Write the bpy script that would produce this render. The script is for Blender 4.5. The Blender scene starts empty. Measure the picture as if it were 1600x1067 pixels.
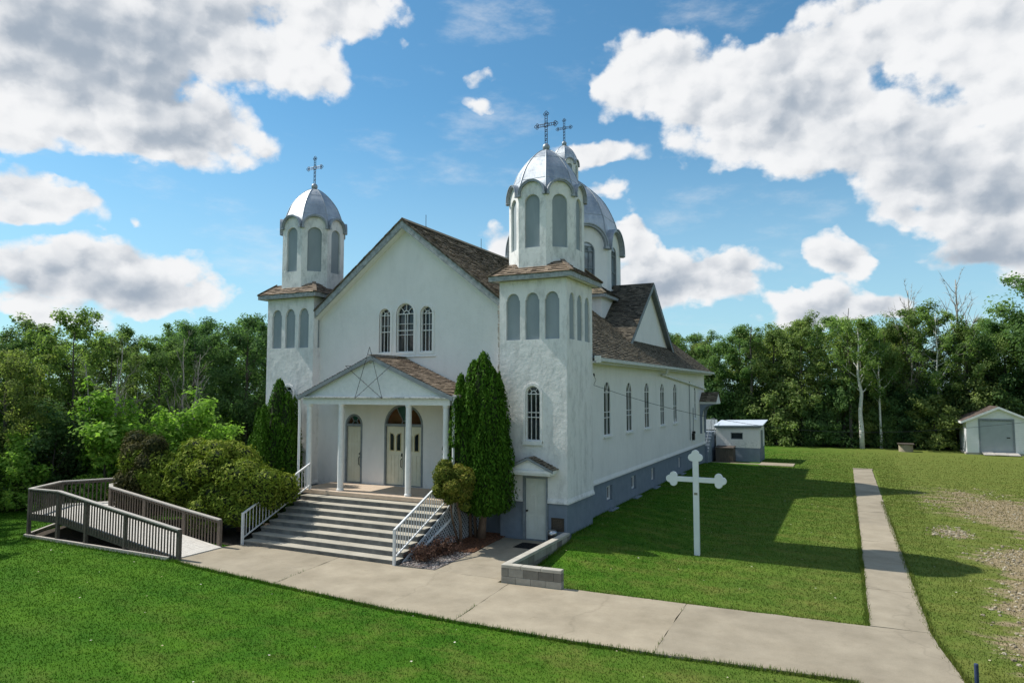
import bpy, math, random
import numpy as np
from mathutils import Vector, Matrix
from mathutils.geometry import tessellate_polygon
R = math.radians
scene = bpy.context.scene

# ------------------------------------------------------------------ camera
cam_d = bpy.data.cameras.new('camera'); cam = bpy.data.objects.new('camera', cam_d)
scene.collection.objects.link(cam); scene.camera = cam
CAM = Vector((8.31, -21.0, 5.0))
cam.location = CAM
cam.rotation_euler = (R(90 + 4.047), 0, R(26.185))
cam_d.sensor_width = 36; cam_d.lens = 24.0075
cam_d.clip_start = .1; cam_d.clip_end = 3000

# ------------------------------------------------------------------ exposure
scene.view_settings.view_transform = 'Standard'; scene.view_settings.look = 'None'
scene.view_settings.exposure = 0.15; scene.view_settings.gamma = 1.0

# ------------------------------------------------------------------ sun
SUN_EL, SUN_AZ = 47.4, -94.8        # compass azimuth from +Y, clockwise
sl = bpy.data.lights.new('sun', 'SUN'); sun = bpy.data.objects.new('sun', sl); scene.collection.objects.link(sun)
sl.energy = 4.9; sl.angle = R(.5); sl.color = (1, .95, .86)
sv = Vector((math.sin(R(SUN_AZ)) * math.cos(R(SUN_EL)), math.cos(R(SUN_AZ)) * math.cos(R(SUN_EL)), math.sin(R(SUN_EL))))
sun.rotation_euler = sv.to_track_quat('Z', 'Y').to_euler()
sun.location = (-40, -10, 50)

# ------------------------------------------------------------------ sky with clouds (fixed in world directions)
world = bpy.data.worlds.new('World'); scene.world = world; world.use_nodes = True
def build_sky():
    nt = world.node_tree; nt.nodes.clear(); N = nt.nodes.new; L = nt.links.new
    out = N('ShaderNodeOutputWorld'); bg = N('ShaderNodeBackground'); bg.inputs[1].default_value = .085
    sky = N('ShaderNodeTexSky'); sky.sky_type = 'NISHITA'; sky.sun_disc = False
    sky.sun_elevation = R(SUN_EL); sky.sun_rotation = R(SUN_AZ)
    sky.air_density = 1.0; sky.dust_density = .25; sky.ozone_density = 2.0
    tc = N('ShaderNodeTexCoord'); sep = N('ShaderNodeSeparateXYZ'); L(tc.outputs['Generated'], sep.inputs[0])
    def M(op, a, b=None, c=None, clamp=False):
        n = N('ShaderNodeMath'); n.operation = op; n.use_clamp = clamp
        for i, v in enumerate((a, b, c)):
            if v is None: continue
            if isinstance(v, (int, float)): n.inputs[i].default_value = v
            else: L(v, n.inputs[i])
        return n.outputs[0]
    az = M('ARCTAN2', sep.outputs[0], sep.outputs[1]); el = M('ARCSINE', sep.outputs[2])
    # break the outlines up: displace the lookup by noise
    def noise(scale, detail, rough, vec, dims='3D'):
        n = N('ShaderNodeTexNoise'); n.inputs['Scale'].default_value = scale; n.inputs['Detail'].default_value = detail
        n.inputs['Roughness'].default_value = rough; L(vec, n.inputs['Vector']); return n
    cv = N('ShaderNodeCombineXYZ'); L(az, cv.inputs[0]); L(M('MULTIPLY', el, 1.25), cv.inputs[1])
    cv.inputs[2].default_value = 3.7
    warp = noise(6.5, 5, .55, cv.outputs[0])
    wv = N('ShaderNodeVectorMath'); wv.operation = 'MULTIPLY_ADD'; L(warp.outputs['Color'], wv.inputs[0])
    wv.inputs[1].default_value = (.13, .09, 0); wv.inputs[2].default_value = (-.065, -.045, 0)
    base = N('ShaderNodeCombineXYZ'); L(az, base.inputs[0]); L(el, base.inputs[1])
    pos = N('ShaderNodeVectorMath'); pos.operation = 'ADD'; L(base.outputs[0], pos.inputs[0]); L(wv.outputs[0], pos.inputs[1])
    dens = None; grey = None
    for (a, e, ra, re, w, g) in CLOUDS:
        n = N('ShaderNodeTexGradient'); n.gradient_type = 'SPHERICAL'
        n.texture_mapping.vector_type = 'POINT'
        n.texture_mapping.scale = (1 / ra, 1 / re, 1)
        n.texture_mapping.translation = (-a / ra, -e / re, 0)
        L(pos.outputs[0], n.inputs[0])
        dens = M('MULTIPLY', n.outputs['Fac'], w) if dens is None else M('MULTIPLY_ADD', n.outputs['Fac'], w, dens)
        if g: grey = M('MULTIPLY', n.outputs['Fac'], g) if grey is None else M('MULTIPLY_ADD', n.outputs['Fac'], g, grey)
    # behind and beside the photographed sector: loose cumulus from noise alone
    far = noise(2.2, 2, .5, tc.outputs['Generated'])
    off = M('ABSOLUTE', M('ADD', az, R(26)))
    gate = M('MULTIPLY', M('SUBTRACT', off, .72), 4.0, clamp=True)
    dens = M('MULTIPLY_ADD', M('MULTIPLY', M('SUBTRACT', far.outputs['Fac'], .46), 4.0), gate, dens)
    billow = noise(9.0, 9, .58, cv.outputs[0])
    off2 = N('ShaderNodeVectorMath'); off2.operation = 'ADD'; L(cv.outputs[0], off2.inputs[0]); off2.inputs[1].default_value = (-.022, .03, 0)
    billow2 = noise(9.0, 6, .55, off2.outputs[0])
    fine = noise(34.0, 6, .6, cv.outputs[0])
    d = M('MULTIPLY_ADD', M('SUBTRACT', billow.outputs['Fac'], .5), 2.3, dens)
    d = M('MULTIPLY_ADD', M('SUBTRACT', fine.outputs['Fac'], .5), .40, d)
    # rounded heads: cells in a gently warped lookup
    pw = N('ShaderNodeVectorMath'); pw.operation = 'MULTIPLY_ADD'; L(fine.outputs['Color'], pw.inputs[0]); pw.inputs[1].default_value = (.035, .035, 0); L(cv.outputs[0], pw.inputs[2])
    def puffs(vec):
        acc = None
        for sc_, w_ in ((13.0, .62), (29.0, .38)):
            v = N('ShaderNodeTexVoronoi'); v.voronoi_dimensions = '2D'; v.feature = 'F1'; v.inputs['Scale'].default_value = sc_; L(vec, v.inputs['Vector'])
            acc = M('MULTIPLY', v.outputs['Distance'], w_) if acc is None else M('MULTIPLY_ADD', v.outputs['Distance'], w_, acc)
        return M('SUBTRACT', .49, acc)
    puff = puffs(pw.outputs[0])
    pw2 = N('ShaderNodeVectorMath'); pw2.operation = 'ADD'; L(pw.outputs[0], pw2.inputs[0]); pw2.inputs[1].default_value = (-.012, .016, 0)
    puff2 = puffs(pw2.outputs[0])
    d = M('MULTIPLY_ADD', puff, .9, d)
    d = M('SUBTRACT', d, M('MULTIPLY', M('SUBTRACT', 1.0, M('MULTIPLY', dens, 4.0, clamp=True)), .30))
    mr = N('ShaderNodeMapRange'); mr.interpolation_type = 'SMOOTHSTEP'
    mr.inputs['From Min'].default_value = .20; mr.inputs['From Max'].default_value = .70; L(d, mr.inputs[0])
    wv2 = N('ShaderNodeMapping'); wv2.inputs['Scale'].default_value = (1.0, 2.2, 1); wv2.inputs['Rotation'].default_value = (0, 0, .5); L(cv.outputs[0], wv2.inputs[0])
    wisp = noise(5.5, 9, .62, wv2.outputs[0])
    wr = N('ShaderNodeMapRange'); wr.interpolation_type = 'SMOOTHSTEP'; wr.inputs['From Min'].default_value = .52; wr.inputs['From Max'].default_value = .86; wr.inputs['To Max'].default_value = .55; L(wisp.outputs['Fac'], wr.inputs[0])
    alpha = M('MAXIMUM', mr.outputs[0], wr.outputs[0])
    # light side towards the sun, grey cores and bottoms
    relief = M('MULTIPLY', M('SUBTRACT', billow2.outputs['Fac'], billow.outputs['Fac']), 3.4)
    relief = M('MULTIPLY_ADD', M('SUBTRACT', puff2, puff), 1.5, M('MULTIPLY', relief, .5))
    gsum = M('ADD', M('MULTIPLY', grey, 1.0), relief)
    core = M('MULTIPLY_ADD', M('SUBTRACT', d, .9), .28, gsum)
    gm = N('ShaderNodeMapRange'); gm.interpolation_type = 'SMOOTHSTEP'
    gm.inputs['From Min'].default_value = -.25; gm.inputs['From Max'].default_value = 1.42; L(core, gm.inputs[0])
    cm = N('ShaderNodeMix'); cm.data_type = 'RGBA'; L(gm.outputs[0], cm.inputs['Factor'])
    cm.inputs['A'].default_value = (9.7, 9.8, 9.95, 1); cm.inputs['B'].default_value = (3.9, 4.6, 5.5, 1)
    tint = N('ShaderNodeMix'); tint.data_type = 'RGBA'; tint.blend_type = 'MULTIPLY'; tint.inputs['Factor'].default_value = 1
    L(sky.outputs[0], tint.inputs['A']); tint.inputs['B'].default_value = SKY_TINT
    mx = N('ShaderNodeMix'); mx.data_type = 'RGBA'; L(alpha, mx.inputs['Factor'])
    hz = N('ShaderNodeMapRange'); hz.interpolation_type = 'SMOOTHSTEP'; L(el, hz.inputs[0])
    hz.inputs['From Min'].default_value = .0; hz.inputs['From Max'].default_value = .42; hz.inputs['To Min'].default_value = .62; hz.inputs['To Max'].default_value = 0
    pale = N('ShaderNodeMix'); pale.data_type = 'RGBA'; L(hz.outputs[0], pale.inputs['Factor']); L(tint.outputs['Result'], pale.inputs['A']); pale.inputs['B'].default_value = (5.4, 7.7, 9.1, 1)
    L(pale.outputs['Result'], mx.inputs['A']); L(cm.outputs['Result'], mx.inputs['B'])
    L(mx.outputs['Result'], bg.inputs[0]); L(bg.outputs[0], out.inputs[0])
SKY_TINT = (.85, 1.42, 1.50, 1)
CLOUDS = [  # azimuth, elevation, half widths (radians), weight, greyness
    (-1.054, 0.428, 0.219, 0.110, 1.30, 0.75),
    (-0.886, 0.472, 0.203, 0.101, 1.10, 0.60),
    (-0.723, 0.511, 0.139, 0.056, 1.10, 0.00),
    (-0.792, 0.434, 0.104, 0.058, 0.70, -0.10),
    (-0.989, 0.371, 0.189, 0.088, 0.90, 0.45),
    (-1.089, 0.331, 0.104, 0.046, 0.90, 0.20),
    (-0.897, 0.337, 0.121, 0.055, 1.00, 0.75),
    (-0.942, 0.306, 0.124, 0.038, 0.80, 0.20),
    (-1.035, 0.299, 0.111, 0.027, 0.80, 0.00),
    (-1.105, 0.276, 0.060, 0.017, 0.80, 0.00),
    (-1.084, 0.230, 0.089, 0.034, 1.30, 0.00),
    (-1.032, 0.219, 0.059, 0.025, 1.00, 0.00),
    (-1.096, 0.206, 0.074, 0.019, 0.70, 0.40),
    (-1.075, 0.151, 0.090, 0.039, 1.30, 0.30),
    (-0.995, 0.160, 0.085, 0.043, 1.30, 0.20),
    (-0.937, 0.140, 0.082, 0.041, 1.30, 0.10),
    (-1.008, 0.123, 0.151, 0.030, 0.90, 0.90),
    (-0.874, 0.119, 0.052, 0.028, 0.90, 0.00),
    (-1.046, 0.089, 0.064, 0.021, 0.90, 0.10),
    (-1.085, 0.105, 0.048, 0.025, 0.80, 0.50),
    (-0.266, 0.449, 0.087, 0.060, 1.30, -0.20),
    (-0.211, 0.429, 0.100, 0.077, 1.20, -0.10),
    (-0.281, 0.406, 0.072, 0.044, 1.10, -0.10),
    (-0.140, 0.397, 0.115, 0.086, 1.20, 0.10),
    (-0.065, 0.371, 0.136, 0.102, 1.00, 0.30),
    (-0.006, 0.424, 0.129, 0.072, 1.00, 0.00),
    (0.127, 0.431, 0.164, 0.089, 1.30, -0.10),
    (0.197, 0.399, 0.094, 0.101, 0.90, 0.00),
    (0.006, 0.333, 0.118, 0.076, 1.00, 0.35),
    (0.100, 0.298, 0.129, 0.098, 1.10, 0.30),
    (0.172, 0.270, 0.103, 0.094, 1.10, 0.10),
    (0.092, 0.258, 0.092, 0.046, 0.90, 0.40),
    (0.170, 0.212, 0.089, 0.056, 1.20, 0.55),
    (0.142, 0.173, 0.064, 0.030, 0.90, 0.80),
    (0.198, 0.163, 0.072, 0.044, 0.90, 0.70),
    (0.032, 0.413, 0.037, 0.032, -0.35, 0.00),
    (0.065, 0.389, 0.048, 0.027, -0.38, 0.00),
    (0.106, 0.357, 0.045, 0.020, -0.30, 0.00),
    (0.174, 0.317, 0.034, 0.023, -0.80, 0.00),
    (-0.108, 0.478, 0.066, 0.040, -0.40, 0.00),
    (-0.314, 0.338, 0.093, 0.024, 0.80, 0.10),
    (-0.213, 0.342, 0.060, 0.027, 0.60, 0.10),
    (-0.133, 0.323, 0.085, 0.031, 0.60, 0.00),
    (-0.001, 0.177, 0.050, 0.040, 1.50, 0.10),
    (0.001, 0.163, 0.042, 0.018, 0.50, 0.50),
    (-0.283, 0.209, 0.047, 0.041, 1.50, -0.10),
    (-0.216, 0.161, 0.098, 0.045, 1.40, 0.20),
    (-0.146, 0.152, 0.066, 0.036, 1.40, 0.10),
    (-0.190, 0.126, 0.106, 0.029, 1.00, 0.75),
    (-0.261, 0.137, 0.080, 0.049, 1.00, 0.50),
    (-0.009, 0.114, 0.101, 0.031, 1.30, 0.10),
    (0.051, 0.104, 0.055, 0.027, 1.20, 0.10),
    (-0.072, 0.114, 0.045, 0.021, 1.00, 0.20),
    (-0.056, 0.094, 0.105, 0.019, 0.70, 0.50),
    (-0.468, 0.209, 0.050, 0.045, 1.40, 0.00),
    (-0.491, 0.434, 0.036, 0.018, 0.60, 0.00),
    (-0.488, 0.403, 0.036, 0.014, 0.58, 0.00),
    (-0.301, 0.292, 0.053, 0.017, 0.70, 0.00),
    (-0.611, 0.472, 0.025, 0.012, 0.45, 0.00),
    (-0.957, 0.212, 0.019, 0.007, 0.60, 0.00),
    (-0.329, 0.323, 0.041, 0.013, 0.50, 0.00),
]

build_sky()

# ------------------------------------------------------------------ helpers
random.seed(7); RNG = np.random.default_rng(7)
COL = scene.collection
def link(o):
    COL.objects.link(o); return o
def tag(o, label=None, cat=None, group=None, kind=None):
    if label: o['label'] = label
    if cat: o['category'] = cat
    if group: o['group'] = group
    if kind: o['kind'] = kind
    return o
def empty(name, loc, label=None, cat=None, group=None):
    o = bpy.data.objects.new(name, None); o.location = loc; o.empty_display_size = .3
    link(o); return tag(o, label, cat, group)
class MB:
    """collects faces in world coordinates; build() links them as one mesh object"""
    def __init__(s): s.v = []; s.f = []; s.t = []
    def face(s, pts, tint=.5):
        k = len(s.v); s.v.extend([tuple(p) for p in pts]); s.f.append(tuple(range(k, k + len(pts)))); s.t.append(tint)
    def mesh(s, vs, fs, tint=.5):
        k = len(s.v); s.v.extend([tuple(p) for p in vs])
        for f in fs: s.f.append(tuple(i + k for i in f)); s.t.append(tint)
    def box(s, x0, x1, y0, y1, z0, z1, tint=.5):
        v = [(x, y, z) for z in (z0, z1) for y in (y0, y1) for x in (x0, x1)]
        s.mesh(v, [(0, 2, 3, 1), (4, 5, 7, 6), (0, 1, 5, 4), (2, 6, 7, 3), (0, 4, 6, 2), (1, 3, 7, 5)], tint)
    def obox(s, c, ax, ay, az, tint=.5):
        c, ax, ay, az = map(Vector, (c, ax, ay, az))
        v = [c + ax * i + ay * j + az * k for k in (-1, 1) for j in (-1, 1) for i in (-1, 1)]
        s.mesh(v, [(0, 2, 3, 1), (4, 5, 7, 6), (0, 1, 5, 4), (2, 6, 7, 3), (0, 4, 6, 2), (1, 3, 7, 5)], tint)
    def beam(s, a, b, w, h, up=(0, 0, 1), tint=.5):
        a, b, up = Vector(a), Vector(b), Vector(up); d = (b - a)
        side = d.cross(up).normalized(); u = side.cross(d).normalized()
        s.obox((a + b) / 2, d / 2, side * w / 2, u * h / 2, tint)
    def tube(s, path, r, n=8, tint=.5, caps=True):
        path = [Vector(p) for p in path]; rr = r if isinstance(r, (list, tuple)) else [r] * len(path)
        k = len(s.v); prev = None
        for i, p in enumerate(path):
            d = (path[min(i + 1, len(path) - 1)] - path[max(i - 1, 0)]).normalized()
            if prev is None: x = d.orthogonal().normalized()
            else: x = (prev - d * prev.dot(d)).normalized()
            prev = x; y = d.cross(x)
            for j in range(n):
                a = 2 * math.pi * j / n; s.v.append(tuple(p + (x * math.cos(a) + y * math.sin(a)) * rr[i]))
        for i in range(len(path) - 1):
            for j in range(n):
                j2 = (j + 1) % n
                s.f.append((k + i * n + j, k + i * n + j2, k + (i + 1) * n + j2, k + (i + 1) * n + j)); s.t.append(tint)
        if caps:
            s.f.append(tuple(k + j for j in reversed(range(n)))); s.t.append(tint)
            s.f.append(tuple(k + (len(path) - 1) * n + j for j in range(n))); s.t.append(tint)
    def lathe(s, prof, c, n=24, rot=0., tint=.5):
        k = len(s.v); c = Vector(c)
        for (r, z) in prof:
            for j in range(n):
                a = rot + 2 * math.pi * j / n; s.v.append((c.x + r * math.cos(a), c.y + r * math.sin(a), c.z + z))
        for i in range(len(prof) - 1):
            for j in range(n):
                j2 = (j + 1) % n
                s.f.append((k + i * n + j, k + i * n + j2, k + (i + 1) * n + j2, k + (i + 1) * n + j)); s.t.append(tint)
        s.f.append(tuple(k + j for j in reversed(range(n)))); s.t.append(tint)
        s.f.append(tuple(k + (len(prof) - 1) * n + j for j in range(n))); s.t.append(tint)
    def prism(s, poly, vec, tint=.5):
        a = [Vector(p) for p in poly]; b = [p + Vector(vec) for p in a]; n = len(a)
        s.face(a[::-1], tint); s.face(b, tint)
        for i in range(n): s.face([a[i], a[(i + 1) % n], b[(i + 1) % n], b[i]], tint)
    # ---- in a wall's plane
    def panel(s, pl, outline, holes=(), n=0., depth=0., tint=.5):
        loops = [outline] + list(holes)
        tri = tessellate_polygon([[Vector((u, v, 0)) for u, v in l] for l in loops])
        flat = [p for l in loops for p in l]; vs = [pl.P(u, v, n) for u, v in flat]
        s.mesh(vs, [tuple(t) for t in tri], tint)
        if depth:
            for l in holes:
                for i in range(len(l)):
                    (u0, v0), (u1, v1) = l[i], l[(i + 1) % len(l)]
                    s.face([pl.P(u0, v0, n), pl.P(u1, v1, n), pl.P(u1, v1, n - depth), pl.P(u0, v0, n - depth)], tint)
    def slab(s, pl, outline, n0, n1, tint=.5):
        s.prism([pl.P(u, v, n0) for u, v in outline], pl.N * (n1 - n0), tint)
    def ring(s, pl, outer, inner, n0, n1, tint=.5, closed=True):
        m = len(outer); rng = range(m if closed else m - 1)
        for i in rng:
            j = (i + 1) % m
            o0, o1, i0, i1 = outer[i], outer[j], inner[i], inner[j]
            s.face([pl.P(*o0, n1), pl.P(*o1, n1), pl.P(*i1, n1), pl.P(*i0, n1)], tint)
            s.face([pl.P(*o0, n0), pl.P(*o1, n0), pl.P(*o1, n1), pl.P(*o0, n1)], tint)
            s.face([pl.P(*i0, n0), pl.P(*i1, n0), pl.P(*i1, n1), pl.P(*i0, n1)], tint)
        if not closed:
            for i in (0, m - 1):
                s.face([pl.P(*outer[i], n0), pl.P(*outer[i], n1), pl.P(*inner[i], n1), pl.P(*inner[i], n0)], tint)
    def bar(s, pl, a, b, w, n0, n1, tint=.5):
        a, b = Vector(a), Vector(b); d = (b - a).normalized(); q = Vector((-d.y, d.x)) * w / 2
        s.slab(pl, [tuple(a + q), tuple(a - q), tuple(b - q), tuple(b + q)], n0, n1, tint)
    def build(s, name, mat, parent=None, smooth=False, bevel=0., label=None, weld=False):
        me = bpy.data.meshes.new(name); me.from_pydata(s.v, [], s.f)
        at = me.attributes.new('tint', 'FLOAT', 'FACE'); at.data.foreach_set('value', s.t)
        if smooth: me.polygons.foreach_set('use_smooth', [True] * len(me.polygons))
        me.materials.append(mat); me.update()
        o = bpy.data.objects.new(name, me); link(o)
        if parent:
            o.parent = parent; o.matrix_parent_inverse = Matrix.Identity(4)
            off = Vector((0, 0, 0)); p = parent
            while p: off += Vector(p.location); p = p.parent
            if off.length: me.transform(Matrix.Translation(-off))
        if weld or bevel:
            w = o.modifiers.new('weld', 'WELD'); w.merge_threshold = .0004
        if bevel:
            b = o.modifiers.new('bevel', 'BEVEL'); b.width = bevel; b.segments = 2; b.limit_method = 'ANGLE'; b.angle_limit = R(40)
        if label: o['label'] = label
        return o
class PL:
    """a vertical wall plane: u along the wall, v up, n out of it"""
    def __init__(s, O, U):
        s.O = Vector(O); s.U = Vector(U).normalized(); s.V = Vector((0, 0, 1)); s.N = s.U.cross(s.V)
    def P(s, u, v, n=0.): return s.O + s.U * u + s.V * v + s.N * n
def arch(cu, v0, w, vs, k=14, ry=None):
    r = w / 2; ry = r if ry is None else ry
    return [(cu - r, v0), (cu + r, v0)] + [(cu + r * math.cos(a), vs + ry * math.sin(a)) for a in [math.pi * i / k for i in range(k + 1)]]
def shingles(mb, e0, e1, r1, r0, course=.14, wid=.18, thick=.034, rag=.02):
    e0, e1, r1, r0 = map(Vector, (e0, e1, r1, r0))
    nrm = (e1 - e0).cross(r0 - e0)
    if nrm.length < 1e-6: nrm = (r1 - r0).cross(r0 - e0)
    nrm.normalize()
    if nrm.z < 0: nrm = -nrm
    H = max((r0 - e0).length, (r1 - e1).length); n = max(2, int(((r0 + r1) / 2 - (e0 + e1) / 2).length / course))
    up = ((r0 + r1) / 2 - (e0 + e1) / 2).normalized()
    for i in range(n):
        t0, t1 = i / n, (i + 1) / n
        a, b = e0.lerp(r0, t0), e1.lerp(r1, t0); d, c = e0.lerp(r0, t1), e1.lerp(r1, t1)
        w = max((b - a).length, (c - d).length); m = max(1, int(w / wid))
        cuts = [0.] + sorted((j + random.uniform(-.3, .3)) / m for j in range(1, m)) + [1.]
        row = random.uniform(-.06, .06)
        for j in range(m):
            s0, s1 = cuts[j], cuts[j + 1]; h = nrm * (thick * random.uniform(.65, 1.25)); dn = up * random.uniform(-rag, rag * .4)
            p0, p1 = a.lerp(b, s0) + dn, a.lerp(b, s1) + dn; q1, q0 = d.lerp(c, s1), d.lerp(c, s0)
            tn = min(1, max(0, random.gauss(.5, .22) + row))
            k = len(mb.v)
            mb.v.extend([tuple(p0 + h), tuple(p1 + h), tuple(q1 + nrm * .004), tuple(q0 + nrm * .004), tuple(p0 - nrm * .004), tuple(p1 - nrm * .004)])
            mb.f.extend([(k, k + 1, k + 2, k + 3), (k + 4, k + 5, k + 1, k)]); mb.t.extend([tn, tn * .25])

# ------------------------------------------------------------------ materials
def nodes(name):
    m = bpy.data.materials.new(name); m.use_nodes = True; nt = m.node_tree
    return m, nt, nt.nodes['Principled BSDF']
def nd(nt, typ, **kw):
    n = nt.nodes.new(typ)
    for k, v in kw.items():
        if k in n.inputs: n.inputs[k].default_value = v
        else: setattr(n, k, v)
    return n
def ramp(nt, fac, stops):
    n = nt.nodes.new('ShaderNodeValToRGB'); cr = n.color_ramp
    while len(cr.elements) < len(stops): cr.elements.new(.5)
    for e, (p, c) in zip(cr.elements, stops):
        e.position = p; e.color = c if len(c) == 4 else (*c, 1)
    nt.links.new(fac, n.inputs[0]); return n.outputs[0]
def mixc(nt, fac, a, b, blend='MIX'):
    n = nt.nodes.new('ShaderNodeMix'); n.data_type = 'RGBA'; n.blend_type = blend
    for s, v in (('Factor', fac), ('A', a), ('B', b)):
        if isinstance(v, (int, float)): n.inputs[s].default_value = v
        elif isinstance(v, (tuple, list)): n.inputs[s].default_value = v if len(v) == 4 else (*v, 1)
        else: nt.links.new(v, n.inputs[s])
    return n.outputs['Result']
def mth(nt, op, a, b=0., c=0., clamp=False):
    n = nt.nodes.new('ShaderNodeMath'); n.operation = op; n.use_clamp = clamp
    for i, v in enumerate((a, b, c)):
        if isinstance(v, (int, float)): n.inputs[i].default_value = v
        else: nt.links.new(v, n.inputs[i])
    return n.outputs[0]
def pos(nt): return nt.nodes.new('ShaderNodeNewGeometry').outputs['Position']
def nz(nt, vec, scale, detail=4, rough=.55, sc=None):
    if sc:
        mp = nd(nt, 'ShaderNodeMapping'); mp.inputs['Scale'].default_value = sc; nt.links.new(vec, mp.inputs[0]); vec = mp.outputs[0]
    n = nd(nt, 'ShaderNodeTexNoise', Scale=scale, Detail=detail, Roughness=rough); nt.links.new(vec, n.inputs['Vector']); return n.outputs['Fac']
def bump(nt, bs, h, strength, dist, prev=None):
    b = nd(nt, 'ShaderNodeBump', Strength=strength, Distance=dist); nt.links.new(h, b.inputs['Height'])
    if prev is not None: nt.links.new(prev, b.inputs['Normal'])
    nt.links.new(b.outputs[0], bs.inputs['Normal']); return b.outputs[0]
def simple(name, c1, c2, scale=6., rough=.7, metal=0., bmp=.2, bdist=.01, spec=.4, streak=None, detail=6):
    """two close colours mottled by noise in place, with a little relief"""
    m, nt, bs = nodes(name); p = pos(nt)
    f = nz(nt, p, scale, detail, .6, streak)
    nt.links.new(ramp(nt, f, [(.32, c1), (.68, c2)]), bs.inputs['Base Color'])
    bs.inputs['Roughness'].default_value = rough; bs.inputs['Metallic'].default_value = metal
    bs.inputs['Specular IOR Level'].default_value = spec
    if bmp: bump(nt, bs, nz(nt, p, scale * 4, 5, .6, streak), bmp, bdist)
    return m
def m_stucco(name, rough_wall, dirt=.0, base=(.815, .812, .80), streak=.38):
    m, nt, bs = nodes(name); p = pos(nt)
    big = nz(nt, p, .55, 4, .6); mid = nz(nt, p, 2.2, 5, .6); fine = nz(nt, p, 55, 3, .6)
    drips = nz(nt, p, 1.9, 8, .7, (1, 1, .28))
    col = ramp(nt, big, [(.3, tuple(c * .93 for c in base)), (.7, base)])
    dk = ramp(nt, drips, [(.50, (1, 1, 1)), (.74, (.70, .71, .71))])
    col = mixc(nt, streak, col, dk, 'MULTIPLY')
    if dirt:
        sp = nz(nt, p, 2.6, 9, .74, (1, 1, .45)); ms = ramp(nt, sp, [(.48, (0, 0, 0)), (.68, (1, 1, 1))])
        col = mixc(nt, mth(nt, 'MULTIPLY', ms, dirt), col, (.30, .31, .31, 1))
    # grime splashed on the lowest half metre
    z = nd(nt, 'ShaderNodeSeparateXYZ'); nt.links.new(p, z.inputs[0])
    low = nd(nt, 'ShaderNodeMapRange'); nt.links.new(z.outputs[2], low.inputs[0])
    low.inputs['From Min'].default_value = 1.25; low.inputs['From Max'].default_value = 1.85
    low.inputs['To Min'].default_value = 1; low.inputs['To Max'].default_value = 0
    spk = ramp(nt, nz(nt, p, 9, 8, .75), [(.50, (0, 0, 0)), (.62, (1, 1, 1))])
    col = mixc(nt, mth(nt, 'MULTIPLY', mth(nt, 'MULTIPLY', low.outputs[0], low.outputs[0]), mth(nt, 'MULTIPLY', spk, .55)), col, (.33, .34, .35, 1))
    nt.links.new(col, bs.inputs['Base Color']); bs.inputs['Roughness'].default_value = .85; bs.inputs['Specular IOR Level'].default_value = .25
    b1 = bump(nt, bs, mid, .55 * rough_wall, .05)
    b2 = bump(nt, bs, nz(nt, p, 8, 5, .6), .5 * rough_wall, .02, b1)
    bump(nt, bs, fine, .25, .006, b2)
    return m
def m_shingle(name, dark, light, moss=None):
    m, nt, bs = nodes(name); p = pos(nt)
    a = nd(nt, 'ShaderNodeAttribute', attribute_name='tint')
    col = ramp(nt, a.outputs['Fac'], [(.05, dark), (.95, light)])
    g = nz(nt, p, 14, 6, .7); col = mixc(nt, .75, col, ramp(nt, g, [(.3, (.62, .6, .58)), (.7, (1.12, 1.1, 1.08))]), 'MULTIPLY')
    w = nz(nt, p, .5, 5, .6); col = mixc(nt, .5, col, ramp(nt, w, [(.35, (.72, .72, .74)), (.68, (1.12, 1.08, 1.02))]), 'MULTIPLY')
    if moss:
        mm = ramp(nt, nz(nt, p, 1.4, 8, .7), [(.60, (0, 0, 0)), (.72, (.6, .6, .6))]); col = mixc(nt, mm, col, moss)
    nt.links.new(col, bs.inputs['Base Color']); bs.inputs['Roughness'].default_value = .9; bs.inputs['Specular IOR Level'].default_value = .2
    bump(nt, bs, g, .5, .01); return m
def m_dome(name):
    m, nt, bs = nodes(name); p = pos(nt)
    st = nz(nt, p, 2.2, 7, .65, (1, 1, .35)); bl = nz(nt, p, 7, 6, .6)
    col = ramp(nt, st, [(.34, (.36, .39, .43)), (.66, (.55, .58, .61))])
    col = mixc(nt, .8, col, ramp(nt, bl, [(.3, (.8, .81, .83)), (.7, (1.08, 1.08, 1.07))]), 'MULTIPLY')
    a = nd(nt, 'ShaderNodeAttribute', attribute_name='tint')
    col = mixc(nt, .7, col, ramp(nt, a.outputs['Fac'], [(0, (.72, .73, .75)), (1, (1.2, 1.2, 1.18))]), 'MULTIPLY')
    nt.links.new(col, bs.inputs['Base Color']); bs.inputs['Metallic'].default_value = .7
    nt.links.new(ramp(nt, bl, [(.3, (.40, .40, .40)), (.7, (.6, .6, .6))]), bs.inputs['Roughness'])
    bump(nt, bs, nz(nt, p, 3.5, 4, .55), .3, .02); return m
def m_glass(name, c=(.012, .016, .018), spec=.5):
    m, nt, bs = nodes(name); p = pos(nt)
    f = nz(nt, p, 1.7, 3, .5)
    nt.links.new(ramp(nt, f, [(.35, c), (.65, tuple(x * 2.4 + .004 for x in c))]), bs.inputs['Base Color'])
    bs.inputs['Roughness'].default_value = .04; bs.inputs['Specular IOR Level'].default_value = spec
    bump(nt, bs, nz(nt, p, 1.3, 2, .5), .12, .02); return m
def m_plain(name, c, rough=.6, metal=0., bs_=.0):
    return simple(name, tuple(x * .9 for x in c), tuple(min(1, x * 1.06) for x in c), 5, rough, metal, bs_ or .08, .004)

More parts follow.
